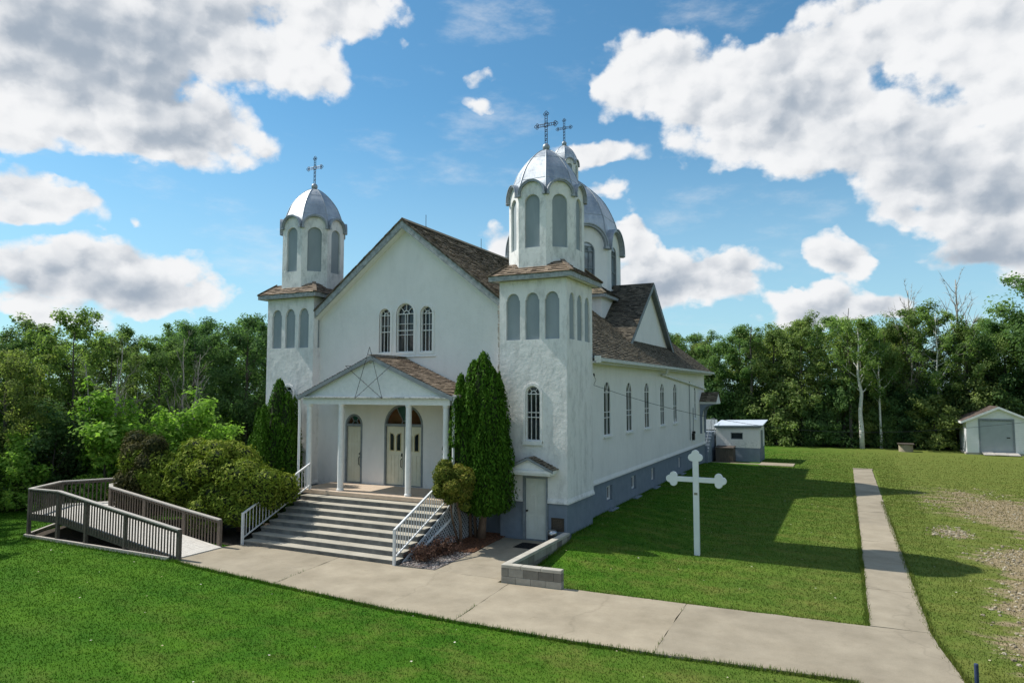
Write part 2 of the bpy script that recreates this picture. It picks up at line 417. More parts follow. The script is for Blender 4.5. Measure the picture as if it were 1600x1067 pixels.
STUCCO = m_stucco('white_stucco', .55, .10, streak=.22); STUCCO_T = m_stucco('tower_stucco', .85, .5); STUCCO_U = m_stucco('turret_stucco', .7, .75)
PLINTH = simple('plinth_paint', (.165, .205, .255), (.205, .25, .305), 3, .8, 0, .35, .02)
TRIM = simple('white_trim', (.70, .72, .72), (.80, .81, .81), 7, .55, 0, .12, .004)
GREYTRIM = simple('grey_trim', (.17, .2, .22), (.25, .28, .30), 5, .7, 0, .2, .006)
WEATHER = simple('weathered_board', (.19, .21, .22), (.42, .45, .46), 7, .8, 0, .4, .008, streak=(1, 1, 1))
SHINGLE = m_shingle('wood_shingles', (.062, .055, .041), (.36, .308, .225), (.07, .07, .045, 1))
SHINGLE_L = m_shingle('pale_shingles', (.11, .085, .065), (.40, .32, .245))
DOME = m_dome('silver_sheet'); HOOD = simple('hood_sheet', (.25, .28, .31), (.36, .39, .42), 6, .5, .4, .15, .006)
BOARD = simple('louver_board', (.25, .295, .32), (.315, .36, .39), 2.2, .8, 0, .2, .006, streak=(1, 1, .3))
GLASS = m_glass('window_glass'); AMBER = m_glass('amber_glass', (.05, .022, .012)); GREEN = m_glass('green_glass', (.012, .045, .035))
IRON = simple('dark_iron', (.02, .03, .06), (.045, .06, .10), 12, .5, .3, .1, .004)
CREAM = simple('cream_door', (.62, .60, .47), (.70, .68, .55), 4, .5, 0, .08, .004)
PALEDOOR = simple('pale_door', (.60, .62, .56), (.68, .70, .64), 4, .5, 0, .08, .004)
BLACK = simple('black_metal', (.012, .012, .013), (.03, .03, .032), 10, .4, .2, .1, .003)
BRASS = simple('pale_brass', (.35, .28, .12), (.5, .42, .2), 10, .4, .6, .1, .003)

# ------------------------------------------------------------------ church
church = empty('church', (-6.7, 0, 0), 'white stuccoed church with two front bell towers, silver domes and shingled roofs', 'church')
CXL = -13.4; CX = -6.7; NW = -.35; RIDGE = 11.45; SL = .775
def roof_z(x): return RIDGE - SL * abs(x - CX)
FR = PL((0, .38, 0), (1, 0, 0))            # recessed front wall
SD = PL((NW, 0, 0), (0, 1, 0))             # right side wall (faces +x)
SL_ = PL((2 * CX - NW, 0, 0), (0, -1, 0))  # left side wall
BK = PL((0, 25.7, 0), (-1, 0, 0))
def window(pl, cu, v0, w, vs, depth, verts, horis, rays, hub, mat=None, glass=None, fr=.05, surround=0., sill=0., name='arched_window', label=None, flat=False):
    """an arched sash set back in its opening: frame, bars, pane, sill"""
    n0 = -depth; f = MB(); e1, e2, e3 = (.018, .010, .012) if flat else (.05, .032, .038)
    out = arch(cu, v0, w, vs); inn = arch(cu, v0 + fr, w - 2 * fr, vs)
    f.ring(pl, out, inn, n0 - .03, n0 + e1)
    r = w / 2 - fr * .5
    for (du, bw) in verts: f.bar(pl, (cu + du, v0 + fr * .5), (cu + du, vs), bw, n0 - .015, n0 + e2)
    for (z, bw) in horis: f.bar(pl, (cu - w / 2 + fr * .5, z), (cu + w / 2 - fr * .5, z), bw, n0 - .018, n0 + e3)
    for a in rays: f.bar(pl, (cu + hub * math.cos(R(a)), vs + hub * math.sin(R(a))), (cu + r * math.cos(R(a)), vs + r * math.sin(R(a))), .018, n0 - .012, n0 + .028)
    if hub:
        ho = [(cu + (hub + .014) * math.cos(t), vs + (hub + .014) * math.sin(t)) for t in [math.pi * i / 8 for i in range(9)]]
        hi = [(cu + (hub - .014) * math.cos(t), vs + (hub - .014) * math.sin(t)) for t in [math.pi * i / 8 for i in range(9)]]
        f.ring(pl, ho, hi, n0 - .012, n0 + .03, closed=False)
    o = f.build(name, mat or TRIM, church, label=label)
    g = MB(); g.slab(pl, arch(cu, v0 + .01, w - .02, vs), n0 - .05, n0 - .012 if flat else n0 - .04); g.build('pane', glass or GLASS, o)
    if surround:
        q = MB(); q.ring(pl, arch(cu, v0 - surround, w + 2 * surround, vs, ry=w / 2 + surround), arch(cu, v0, w, vs), -.02, .032)
        q.build('surround', STUCCO, o)
    if sill:
        q = MB(); q.slab(pl, [(cu - w / 2 - .09, v0 - sill), (cu + w / 2 + .09, v0 - sill), (cu + w / 2 + .09, v0 - .004), (cu - w / 2 - .09, v0 - .004)], -.04, .085)
        q.build('sill', TRIM, o, bevel=.008)
    return o

# nave walls
mb = MB()
fw = [(-11.05, 1.2), (-2.35, 1.2), (-2.35, 7.95), (CX, RIDGE - .16), (-11.05, 7.95)]
W3 = [(-7.665, 6.42, .52, 7.86), (-6.725, 6.42, .80, 7.88), (-5.765, 6.42, .52, 7.86)]
DOORS = [(-9.08, 1.42, .82, 3.62), (-6.745, 1.42, 1.74, 3.66), (-4.38, 1.42, .82, 3.62)]
holes = [arch(a, b, c, d) for a, b, c, d in W3] + [arch(a, b, c, d, ry=(.44 if c < 1 else .80)) for a, b, c, d in DOORS]
mb.panel(FR, fw, holes, 0, .16)
NWIN = [5.22, 8.25, 11.2, 14.22, 17.12]
NW6 = [(22.6, 3.2, .5, 4.95)]
holes = [arch(y, 3.2, .84, 4.92) for y in NWIN] + [arch(y, b, c, d) for y, b, c, d in NW6]
mb.panel(SD, [(2.3, 1.46), (25.7, 1.46), (25.7, 6.12), (2.3, 6.12)], holes, 0, .14)
mb.panel(SL_, [(-25.7, 1.46), (-2.3, 1.46), (-2.3, 6.12), (-25.7, 6.12)])
mb.panel(BK, [(-NW, 1.2), (-(2 * CX - NW), 1.2), (-(2 * CX - NW), 6.12), (-CX, RIDGE - .15), (-NW, 6.12)])
# flared drip edge of the stucco over the plinth
mb.prism([(NW, 2.55, 1.44), (NW + .05, 2.55, 1.44), (NW + .05, 2.55, 1.49), (NW, 2.55, 1.62)], (0, 23.15, 0))
mb.build('nave_wall', STUCCO, church)
# plinth
mb = MB()
BASEW = [5.5, 8.95, 12.3, 18.2]
pin = PL((NW - .03, 0, 0), (0, 1, 0))
mb.panel(pin, [(2.3, -.1), (25.7, -.1), (25.7, 1.47), (2.3, 1.47)], [[(y - .36, .60), (y + .36, .60), (y + .36, 1.2), (y - .36, 1.2)] for y in BASEW], 0, .16)
mb.panel(PL((2 * CX - NW + .03, 0, 0), (0, -1, 0)), [(-25.7, -.1), (-2.3, -.1), (-2.3, 1.47), (-25.7, 1.47)])
mb.panel(PL((0, 25.67, 0), (-1, 0, 0)), [(.2, -.1), (13.1, -.1), (13.1, 1.3), (.2, 1.3)])
mb.panel(PL((0, .40, 0), (1, 0, 0)), [(-11, -.1), (-2.4, -.1), (-2.4, 1.3), (-11, 1.3)])
mb.build('plinth', PLINTH, church)
for y in BASEW:
    f = MB(); o_ = [(y - .34, .62), (y + .34, .62), (y + .34, 1.18), (y - .34, 1.18)]; i_ = [(y - .28, .68), (y + .28, .68), (y + .28, 1.12), (y - .28, 1.12)]
    f.ring(pin, o_, i_, -.17, -.10); f.bar(pin, (y, .68), (y, 1.12), .035, -.16, -.11)
    o = f.build('basement_window', TRIM, church); g = MB(); g.slab(pin, [(y - .33, .63), (y + .33, .63), (y + .33, 1.17), (y - .33, 1.17)], -.20, -.16); g.build('pane', GLASS, o)
    w = MB(); w.box(NW - .03 + .004, NW + .22, y - .46, y + .46, .10, .30); o2 = w.build('window_well', PLINTH, o, bevel=.01)
for y in NWIN:
    window(SD, y, 3.2, .84, 4.92, .022, [(-.07, .022), (.07, .022)], [(4.9, .035), (4.12, .028), (3.9, .028)], [60, 120], .09, fr=.035, sill=.09, flat=True)
for y, b, c, d in NW6: window(SD, y, b, c, d, .022, [(0, .02)], [(d, .04), (4.2, .03)], [], 0, sill=.08, flat=True)
# the three gable windows in one moulded surround
for i, (a, b, c, d) in enumerate(W3):
    if i == 1: window(FR, a, b, c, d, .10, [(-.05, .018), (.05, .018)], [(d, .03), (7.25, .03), (7.5, .018), (7.08, .018)], [45, 90, 135], .13, fr=.035, surround=.10)
    else: window(FR, a, b, c, d, .10, [(-.085, .016), (.085, .016)], [(d, .028), (7.22, .03), (7.45, .016)], [55, 125], .09, fr=.032, surround=.09)
mb = MB(); mb.slab(FR, [(-8.10, 6.23), (-5.34, 6.23), (-5.34, 6.28), (-8.10, 6.28)], -.02, .06); mb.build('window_ledge', TRIM, church, bevel=.01)

# main roof: shingled slopes over a boarded deck
mb = MB(); ze = roof_z(.18)
def rp(x, y, dz=0.): return (x, y, roof_z(x) + dz)
shingles(mb, rp(-2.45, .04), rp(-2.45, 2.58), rp(CX, 2.58), rp(CX, .04))
shingles(mb, rp(.18, 2.58), rp(.18, 26.15), rp(CX, 26.15), rp(CX, 2.58))
shingles(mb, rp(2 * CX + 2.45, 2.58), rp(2 * CX + 2.45, .04), rp(CX, .04), rp(CX, 2.58))
shingles(mb, rp(2 * CX - .18, 26.15), rp(2 * CX - .18, 2.58), rp(CX, 2.58), rp(CX, 26.15))
main_roof = mb.build('main_roof', SHINGLE, church)
mb = MB()
for s in (1, -1):
    X = lambda x: CX + s * (x - CX)
    for (xa, ya, yb) in ((-2.45, .06, 2.6), (.16, 2.6, 26.13)):
        mb.prism([(X(CX), ya, RIDGE - .02), (X(xa), ya, roof_z(xa) - .02), (X(xa), ya, roof_z(xa) - .10), (X(CX), ya, RIDGE - .10)], (0, yb - ya, 0))
mb.build('roof_deck', GREYTRIM, church)
mb = MB()
for s in (1, -1):
    a = Vector((CX, .05, RIDGE + .045)); b = Vector((CX + s * .17, .05, RIDGE - .085)); mb.prism([a, b, b + Vector((0, 0, .02)), a + Vector((0, 0, .03))], (0, 26.1, 0))
mb.build('ridge_cap', SHINGLE, church)
mb = MB()   # rake boards of the front gable
for s in (1, -1):
    xe = CX + s * 4.22
    a = Vector((CX, 0, RIDGE - .03)); b = Vector((xe, 0, roof_z(xe) - .03))
    mb.prism([a + Vector((0, .035, 0)), b + Vector((0, .035, 0)), b + Vector((0, .035, -.30)), a + Vector((0, .035, -.30))], (0, .05, 0))
mb.build('rake_board', WEATHER, church, bevel=.01)
mb = MB()   # dark mossy drip edge of the shingles along the gable
for s in (1, -1):
    xe = CX + s * 4.22
    for k in range(38):
        p = Vector((CX, 0, RIDGE + .03)).lerp(Vector((xe, 0, roof_z(xe) + .03)), k / 38); q = Vector((CX, 0, RIDGE + .03)).lerp(Vector((xe, 0, roof_z(xe) + .03)), (k + .97) / 38)
        o = random.uniform(-.012, .012); h = Vector((0, 0, random.uniform(.06, .085)))
        mb.prism([p + Vector((0, .0 + o, 0)), q + Vector((0, o, 0)), q + Vector((0, o, 0)) - h, p + Vector((0, o, 0)) - h], (0, .12, 0), random.uniform(0, .4))
mb.build('shingle_edge', SHINGLE, church)
mb = MB()
for s in (1, -1):
    xe = CX + s * 4.22
    a = Vector((CX, .085, RIDGE - .30)); b = Vector((xe, .085, roof_z(xe) - .30))
    mb.prism([a, b, b + Vector((0, 0, -.05)), a + Vector((0, 0, -.05))], (0, .30, 0))
mb.build('rake_soffit', TRIM, church)
mb = MB(); mb.box(.10, .27, 2.62, 26.2, 6.04, 6.17)
for y in np.arange(3.2, 26, .9): mb.box(.27, .275, y, y + .02, 6.05, 6.16)
mb.build('gutter', simple('gutter_white', (.52, .55, .53), (.66, .68, .66), 2.5, .5, .1, .1, .004), church, bevel=.03)
mb = MB(); mb.box(NW, .11, 2.55, 26.1, 5.985, 6.05); mb.build('eave_soffit', TRIM, church)
mb = MB(); mb.box(.06, .30, 2.55, 2.62, 5.98, 6.24); mb.build('gutter_end', TRIM, church, bevel=.01)
# downspout running slantwise from the gutter along the side wall, then conduit and meter
mb = MB(); mb.tube([(.17, 13.3, 6.02), (.12, 13.4, 5.86), (-.24, 13.9, 5.78), (-.26, 25.6, 5.05)], .05, 8); mb.build('downspout', TRIM, church)
mb = MB(); mb.tube([(NW + .06, 20.7, 5.5), (NW + .06, 20.7, 2.0)], .025, 6); mb.tube([(NW + .06, 21.7, 3.9), (NW + .06, 21.7, 2.3)], .025, 6)
o = mb.build('electric_conduit', GREYTRIM, church)
mb = MB(); mb.box(NW, NW + .14, 21.45, 21.75, 1.95, 2.35); mb.lathe([(.10, 0), (.10, .1), (.07, .13)], (NW + .10, 21.6, 2.36), 12); mb.build('electric_meter', BLACK, o)
for x, y, h in ((CX, 1.7, .55), (CX, 6.3, .5)):
    mb = MB(); mb.tube([(x, y, RIDGE), (x, y, RIDGE + h)], .012, 5); mb.lathe([(.03, 0), (.03, .03)], (x, y, RIDGE + .05), 8); mb.build('lightning_rod', IRON, church)

# transept gables and the square base under the great dome
TY, TH, TZ = 16.7, 4.55, 11.0; TS = (TZ - roof_z(-1.35)) / 4.75
for s in (1, -1):
    X = lambda x: CX + s * (x - CX)
    xg = -1.65; zb = roof_z(xg); half = (TZ - .14 - zb) / TS
    mb = MB(); mb.panel(PL((X(xg), 0, 0), (0, s, 0)), [(s * (TY - half), zb - .02), (s * (TY + half), zb - .02), (s * TY, TZ - .14)])
    mb.build('gable_wall', STUCCO, church)
    xo = -1.33; hz = roof_z(xo); hh = (TZ - hz) / TS; xv = CX + (RIDGE - TZ) / SL
    mb = MB()
    for d in (1, -1):
        corner = (X(xo), TY + d * hh, hz + .01); shingles(mb, corner, corner, (X(xv), TY, TZ), (X(xo), TY, TZ))
    mb2 = MB()
    for d in (1, -1): mb2.beam((X(xo) - s * .3, TY + d * (hh - .06), hz + .05 + .3 * SL * 0), (X(xv), TY, TZ + .03), .16, .02)
    mb2.build('valley_flashing', HOOD, church)
    mb.build('transept_roof', m_shingle('dark_shingles', (.045, .042, .035), (.21, .19, .15)) if s == 1 else SHINGLE, church)  # darker shingle tones on the right-hand transept only
    mb = MB()
    for d in (1, -1):
        a = Vector((X(xo), TY, TZ - .02)); b = Vector((X(xo), TY + d * hh, hz - .02))
        mb.prism([a, b, b + Vector((0, 0, -.28)), a + Vector((0, 0, -.28))], (s * -.05, 0, 0))
        mb.prism([a + Vector((s * -.05, 0, -.04)), b + Vector((s * -.05, 0, -.04)), b + Vector((s * -.05, 0, -.09)), a + Vector((s * -.05, 0, -.09))], (s * -.27, 0, 0))
    mb.build('transept_rake', GREYTRIM, church)

def octagon_turret(parent, c, zb, zs, Rad, prof, hood_w, panel_spec, lantern=None, glazed=False, seam=.018):
    """eight-sided drum with arched tops, hood moulds, ribbed dome; returns the dome"""
    ap = Rad * math.cos(R(22.5)); half = Rad * math.sin(R(22.5))
    drum = MB(); hoods = MB(); panels = MB(); pans = []
    for k in range(8):
        a = R(45 * k); n = Vector((math.cos(a), math.sin(a), 0)); U = Vector((-n.y, n.x, 0))
        pl = PL(Vector((c[0], c[1], 0)) + n * ap, U)
        r = half * .90; o = [(-half, zb), (half, zb), (half, zs)] + [(r * math.cos(t), zs + r * math.sin(t)) for t in [math.pi * i / 14 for i in range(15)]] + [(-half, zs)]
        pw, pz0, pzs = panel_spec
        hole = arch(0, pz0, pw, pzs)
        drum.panel(pl, o, [hole], 0, .09 if not glazed else .12)
        if glazed: pans.append((pl, pw, pz0, pzs))
        else: panels.slab(pl, arch(0, pz0, pw - .002, pzs), -.12, -.08)
        ro, ri = half * .995, half * .995 - hood_w
        arc = lambda q: [(q * math.cos(t), zs + q * math.sin(t)) for t in [math.pi * i / 16 for i in range(17)]]
        hoods.ring(pl, arc(ro), arc(ri), -.42 * Rad, hood_w * 1.45, closed=False)
        hoods.ring(pl, arc(ro - .001), arc(ro - hood_w * .42), hood_w * 1.45, hood_w * 1.8, closed=False)
        for sg in (1, -1): hoods.slab(pl, [(sg * (ro - hood_w * 1.25), zs - hood_w * .75), (sg * (ro + .012 * Rad), zs - hood_w * .75), (sg * (ro + .012 * Rad), zs), (sg * (ro - hood_w * 1.25), zs)], -.02, hood_w * 1.75)
    d = drum.build('turret_drum', STUCCO_U if not glazed else STUCCO, parent)
    if not glazed: panels.build('louver_panel', BOARD, parent)
    hoods.build('hood_mould', HOOD, parent)
    dm = MB(); rot = R(22.5); Pp = []
    for i in range(len(prof) - 1):      # smooth profile
        for j in range(4):
            t = j / 4; p0 = prof[max(i - 1, 0)]; p1 = prof[i]; p2 = prof[i + 1]; p3 = prof[min(i + 2, len(prof) - 1)]
            Pp.append(tuple(.5 * (2 * b + (cc - a_) * t + (2 * a_ - 5 * b + 4 * cc - dd) * t * t + (3 * b - a_ - 3 * cc + dd) * t ** 3) for a_, b, cc, dd in zip(p0, p1, p2, p3)))
    Pp.append(prof[-1])
    for k in range(8):
        a0, a1 = rot + R(45 * k), rot + R(45 * k + 45); tn = random.uniform(.25, .75)
        for i in range(len(Pp) - 1):
            (r0, z0), (r1, z1) = Pp[i], Pp[i + 1]
            tt = tn + (.12 if (i // 4) % 2 else -.08)
            dm.face([(c[0] + r0 * math.cos(a0), c[1] + r0 * math.sin(a0), z0), (c[0] + r0 * math.cos(a1), c[1] + r0 * math.sin(a1), z0),
                     (c[0] + r1 * math.cos(a1), c[1] + r1 * math.sin(a1), z1), (c[0] + r1 * math.cos(a0), c[1] + r1 * math.sin(a0), z1)], tt)
    dome = dm.build('dome', DOME, parent)
    rb = MB()
    for k in range(8):
        a0 = rot + R(45 * k); rb.tube([(c[0] + r * math.cos(a0), c[1] + r * math.sin(a0), z) for r, z in Pp], seam, 6, .8)
        a1 = a0 + R(45)
        for i in (8, 16) if len(Pp) > 18 else (6,):
            r, z = Pp[i]; rb.tube([(c[0] + r * math.cos(a0), c[1] + r * math.sin(a0), z), (c[0] + r * math.cos(a1), c[1] + r * math.sin(a1), z)], seam * .45, 5, .2)
    rb.build('dome_seam', HOOD, parent)
    return pans
def finial(parent, c, z, rb, h, arm):
    """ball and openwork cross with trefoil ends"""
    mb = MB(); mb.lathe([(.02, 0)] + [(rb * math.sin(math.pi * i / 12), rb - rb * math.cos(math.pi * i / 12)) for i in range(1, 12)] + [(.02, 2 * rb)], (c[0], c[1], z), 20)
    mb.lathe([(rb * .75, -.06), (rb * .45, .05)], (c[0], c[1], z), 16)
    mb.build('finial_ball', HOOD, parent, smooth=True)
    x, y = c; z0 = z + 2 * rb - .02; zt = z0 + h; zc = zt - arm * 1.12; g = .045 * h / 1.25; r = .0135 * h / 1.25; m = MB(); q = 5
    ends = [((0, 1), arm * 1.12), ((1, 0), arm), ((-1, 0), arm)]
    m.tube([(x - g, y, z0), (x - g, y, zt - 2.6 * g)], r, q); m.tube([(x + g, y, z0), (x + g, y, zt - 2.6 * g)], r, q)
    m.tube([(x - arm + 2.6 * g, y, zc - g), (x + arm - 2.6 * g, y, zc - g)], r, q); m.tube([(x - arm + 2.6 * g, y, zc + g), (x + arm - 2.6 * g, y, zc + g)], r, q)
    k = int((zc - z0) / (.085 * h / 1.25))
    for i in range(k):
        zz = z0 + (zc - g - z0) * (i + .5) / k; m.tube([(x - g, y, zz), (x + g, y, zz)], r * .8, q)
        if i % 2: m.tube([(x - g, y, zz), (x + g, y, zz + (zc - z0) / k)], r * .7, q)
    for (dx, dz), L_ in ends:
        ex, ez = x + dx * (L_ - 2.3 * g), zc + dz * (L_ - 2.3 * g)
        for (ox, oz) in ((dx * 1.1, dz * 1.1), (dz * 1.25 - dx * .3, dx * 1.25 - dz * .3), (-dz * 1.25 - dx * .3, -dx * 1.25 - dz * .3)):
            cx_, cz_ = ex + ox * g, ez + oz * g
            m.tube([(cx_ + 1.05 * g * math.cos(t), y, cz_ + 1.05 * g * math.sin(t)) for t in [2 * math.pi * i / 10 for i in range(11)]], r * .9, q, caps=False)
        for i in range(1, 4):
            f = (g + (L_ - 3.2 * g) * i / 4); m.tube([(x + dx * f + dz * g, y, zc + dz * f + dx * g), (x + dx * f - dz * g, y, zc + dz * f - dx * g)], r * .8, q)
    rr = 1.9 * g
    m.tube([(x + rr * math.cos(t), y, zc + rr * math.sin(t)) for t in [2 * math.pi * i / 14 for i in range(15)]], r * .8, q, caps=False)
    for t in (45, 135, 225, 315): m.tube([(x + rr * math.cos(R(t)), y, zc + rr * math.sin(R(t))), (x + 2.6 * g * math.cos(R(t)), y, zc + 2.6 * g * math.sin(R(t)))], r * .6, q)
    m.build('finial_cross', IRON, parent)

def hip_skirt(parent, c, half, ov, ze, zt, top_half, mat):
    """square eave board and hipped skirt roof under a turret"""
    H = half + ov; mb = MB()
    P4 = [(c[0] - H, c[1] - H), (c[0] + H, c[1] - H), (c[0] + H, c[1] + H), (c[0] - H, c[1] + H)]
    Q4 = [(c[0] - top_half, c[1] - top_half), (c[0] + top_half, c[1] - top_half), (c[0] + top_half, c[1] + top_half), (c[0] - top_half, c[1] + top_half)]
    for i in range(4):
        j = (i + 1) % 4; shingles(mb, (*P4[i], ze), (*P4[j], ze), (*Q4[j], zt), (*Q4[i], zt), .11, .2, .03)
    for i in range(4):  # hip caps
        a, b = Vector((*P4[i], ze + .03)), Vector((*Q4[i], zt + .03))
        for k in range(7): mb.beam(a.lerp(b, k / 7), a.lerp(b, (k + 1.15) / 7), .15, .03, tint=random.uniform(.3, .8))
    mb.build('eave_roof', mat, parent)
    fb = MB(); t = .045; z0, z1 = ze - .17, ze - .004
    fb.box(c[0] - H + .02, c[0] + H - .02, c[1] - H + .02, c[1] - H + .02 + t, z0, z1); fb.box(c[0] - H + .02, c[0] + H - .02, c[1] + H - .02 - t, c[1] + H - .02, z0, z1)
    fb.box(c[0] - H + .02, c[0] - H + .02 + t, c[1] - H + .02 + t, c[1] + H - .02 - t, z0, z1); fb.box(c[0] + H - .02 - t, c[0] + H - .02, c[1] - H + .02 + t, c[1] + H - .02 - t, z0, z1)
    fb.build('eave_board', WEATHER, parent)
    sf = MB(); sf.box(c[0] - H + .07, c[0] + H - .07, c[1] - H + .07, c[1] + H - .07, z0 + .03, z0 + .05); sf.build('eave_soffit', TRIM, parent)

TOWER_PROF = [(1.315, 11.70), (1.30, 12.0), (1.205, 12.3), (1.0, 12.78), (.66, 13.23), (.33, 13.52), (.06, 13.66)]
def shoulder(cu, v0, w, vs):
    r = w / 2 - .035; return [(cu - w / 2, v0), (cu + w / 2, v0), (cu + w / 2, vs)] + [(cu + r * math.cos(t), vs + .03 + r * math.sin(t)) for t in [math.pi * i / 14 for i in range(15)]] + [(cu - w / 2, vs)]
def tower(x0, x1, front_hole_defs, lbl, door=None):
    """one bell tower: square shaft with blind belfry arches, eave, turret and dome"""
    w = x1 - x0; c = ((x0 + x1) / 2, 1.25)
    F = PL((0, 0, 0), (1, 0, 0)); Rr = PL((x1, 0, 0), (0, 1, 0)); Lf = PL((x0, 0, 0), (0, -1, 0)); Bk = PL((0, 2.52, 0), (-1, 0, 0))
    ZT = 8.74
    mb = MB(); pn = MB()
    bel = [(x0 + w * f, 6.70, .53, 8.04) for f in (.21, .50, .79)]
    ho = [shoulder(*b) for b in bel] + front_hole_defs
    lowv = 1.3
    out = [(x0, lowv), (x1, lowv), (x1, ZT), (x0, ZT)]
    if door: a, b, zt = door; out = [(x0, lowv), (a, lowv), (a, zt), (b, zt), (b, lowv), (x1, lowv), (x1, ZT), (x0, ZT)]
    mb.panel(F, out, ho, 0, .10)
    side = [shoulder(y, 6.70, .50, 8.04) for y in (.50, 1.24, 1.98)]
    mb.panel(Rr, [(0, lowv), (2.52, lowv), (2.52, ZT), (0, ZT)], side, 0, .05)
    sl = [[(-u, v) for u, v in s_] for s_ in side]
    mb.panel(Lf, [(-2.52, lowv), (0, lowv), (0, ZT), (-2.52, ZT)], sl, 0, .05)
    mb.panel(Bk, [(-x1, lowv), (-x0, lowv), (-x0, ZT), (-x1, ZT)])
    # drip flare over the plinth
    e = .045
    for seg in ([(x0, door[0]), (door[1], x1)] if door else [(x0, x1)]):
        mb.prism([(seg[0], 0, 1.28), (seg[0], -e, 1.28), (seg[0], -e, 1.33), (seg[0], 0, 1.45)], (seg[1] - seg[0], 0, 0))
    mb.prism([(x1, -e, 1.28), (x1 + e, -e, 1.28), (x1 + e, -e, 1.33), (x1, -e, 1.45)], (0, 2.52 + e, 0))
    t = mb.build('bell_tower', STUCCO_T, church, label=lbl)
    for b in bel: pn.slab(F, shoulder(*b), -.13, -.085)
    for s_ in side: pn.slab(Rr, s_, -.09, -.045)
    for s_ in sl: pn.slab(Lf, s_, -.09, -.045)
    pn.build('belfry_panel', BOARD, t)
    s_ = .03; pieces = ([(x0 + s_, door[0], s_, 2.49), (door[1], x1 - s_, s_, 2.49)] if door else [(x0 + s_, x1 - s_, s_, 2.49)])
    for a, b, ya, yb in pieces:
        pb = MB(); pb.box(a, b, ya, yb, -.1, 1.29); pb.build('tower_plinth', PLINTH, t)
    hip_skirt(t, c, 1.255, .30, 8.90, 9.36, 1.02, SHINGLE_L)
    octagon_turret(t, c, 9.0, 11.70, 1.345, TOWER_PROF, .075, (.56, 9.86, 11.42))
    finial(t, c, 13.62, .135, 1.24, .47)
    return t
WT = (-1.235, 3.3, .53, 4.87)
tower(-2.5, 0, [arch(*WT)], 'nearer bell tower with a side door and window', door=(-1.60, -.70, 2.12))
tower(-13.4, -10.9, [arch(-12.17, 3.3, .53, 4.87)], 'farther bell tower beside the cedar')
for cu in (-1.235, -12.17):
    window(PL((0, 0, 0), (1, 0, 0)), cu, 3.3, .53, 4.87, .09, [(-.085, .015), (.085, .015)], [(4.86, .03), (4.24, .024), (4.08, .024)], [52, 128], .1, fr=.035, surround=.09, sill=.14)

# great central dome
GC = (CX, 16.7)
mb = MB(); hb = 3.42
mb.box(GC[0] - hb, GC[0] + hb, GC[1] - hb, GC[1] + hb, 7.6, 9.93)
cb = mb.build('dome_base', STUCCO, church)
hip_skirt(cb, GC, hb, .32, 10.05, 11.0, 2.45, SHINGLE)
GP = [(3.25, 13.0), (3.2, 13.9), (3.0, 14.9), (2.45, 16.05), (1.8, 16.78), (1.05, 17.35), (.70, 17.55)]
pans = octagon_turret(cb, GC, 9.9, 13.0, 3.30, GP, .17, (1.0, 10.68, 12.72), glazed=True, seam=.035)
for pl, pw, z0, zs in pans:
    window(pl, 0, z0, pw, zs, .08, [(-.17, .04), (.17, .04)], [(zs, .05), (11.75, .04)], [60, 120], .16, mat=GREYTRIM, glass=m_glass('drum_glass', (.10, .13, .15)) if pl is pans[0][0] else bpy.data.materials['drum_glass'], fr=.07, sill=.06)
LP = [(.82, 18.45), (.80, 18.75), (.71, 19.05), (.5, 19.42), (.25, 19.66), (.05, 19.78)]
octagon_turret(cb, GC, 17.2, 18.45, .84, LP, .055, (.34, 17.6, 18.25), seam=.014)
finial(cb, GC, 19.72, .15, 1.45, .55)

# ------------------------------------------------------------------ porch
FLOOR = 1.40
PX0, PX1, PY = -10.02, -3.42, -1.55
PAP, PEV = 6.20, 4.80
CONC = None
def m_concrete(name, a, b, crack=True, stain=.5):
    m, nt, bs = nodes(name); p = pos(nt)
    f = nz(nt, p, 1.1, 8, .62); g = nz(nt, p, 40, 4, .7)
    col = ramp(nt, f, [(.3, a), (.7, b)])
    col = mixc(nt, .6, col, ramp(nt, g, [(.3, (.82, .82, .82)), (.7, (1.1, 1.1, 1.1))]), 'MULTIPLY')
    st = ramp(nt, nz(nt, p, .45, 6, .7), [(.45, (1, 1, 1)), (.75, (.74, .72, .68))]); col = mixc(nt, stain, col, st, 'MULTIPLY')
    if crack:
        v = nd(nt, 'ShaderNodeTexVoronoi', Scale=.16); v.feature = 'DISTANCE_TO_EDGE'
        w = nt.nodes.new('ShaderNodeVectorMath'); w.operation = 'MULTIPLY_ADD'
        nn = nd(nt, 'ShaderNodeTexNoise', Scale=1.3, Detail=6); nt.links.new(p, nn.inputs['Vector'])
        nt.links.new(nn.outputs['Color'], w.inputs[0]); w.inputs[1].default_value = (1.2, 1.2, 0); nt.links.new(p, w.inputs[2])
        nt.links.new(w.outputs[0], v.inputs['Vector'])
        cr = ramp(nt, v.outputs['Distance'], [(0, (.5, .48, .45)), (.004, (.85, .85, .85)), (.007, (1, 1, 1))]); col = mixc(nt, .3, col, cr, 'MULTIPLY')
    a = nd(nt, 'ShaderNodeAttribute', attribute_name='tint'); col = mixc(nt, 1., col, ramp(nt, a.outputs['Fac'], [(0, (.84, .83, .82)), (.5, (1, 1, 1)), (1, (1.13, 1.10, 1.06))]), 'MULTIPLY')
    sp = ramp(nt, nz(nt, p, 3.5, 9, .75), [(.58, (1, 1, 1)), (.72, (.70, .66, .58))]); col = mixc(nt, .55, col, sp, 'MULTIPLY')
    nt.links.new(col, bs.inputs['Base Color']); bs.inputs['Roughness'].default_value = .9; bs.inputs['Specular IOR Level'].default_value = .25
    bump(nt, bs, g, .3, .004); return m
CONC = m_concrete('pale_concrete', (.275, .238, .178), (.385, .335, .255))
STEPC = m_concrete('stained_step_concrete', (.36, .335, .28), (.50, .465, .39), False, .5)
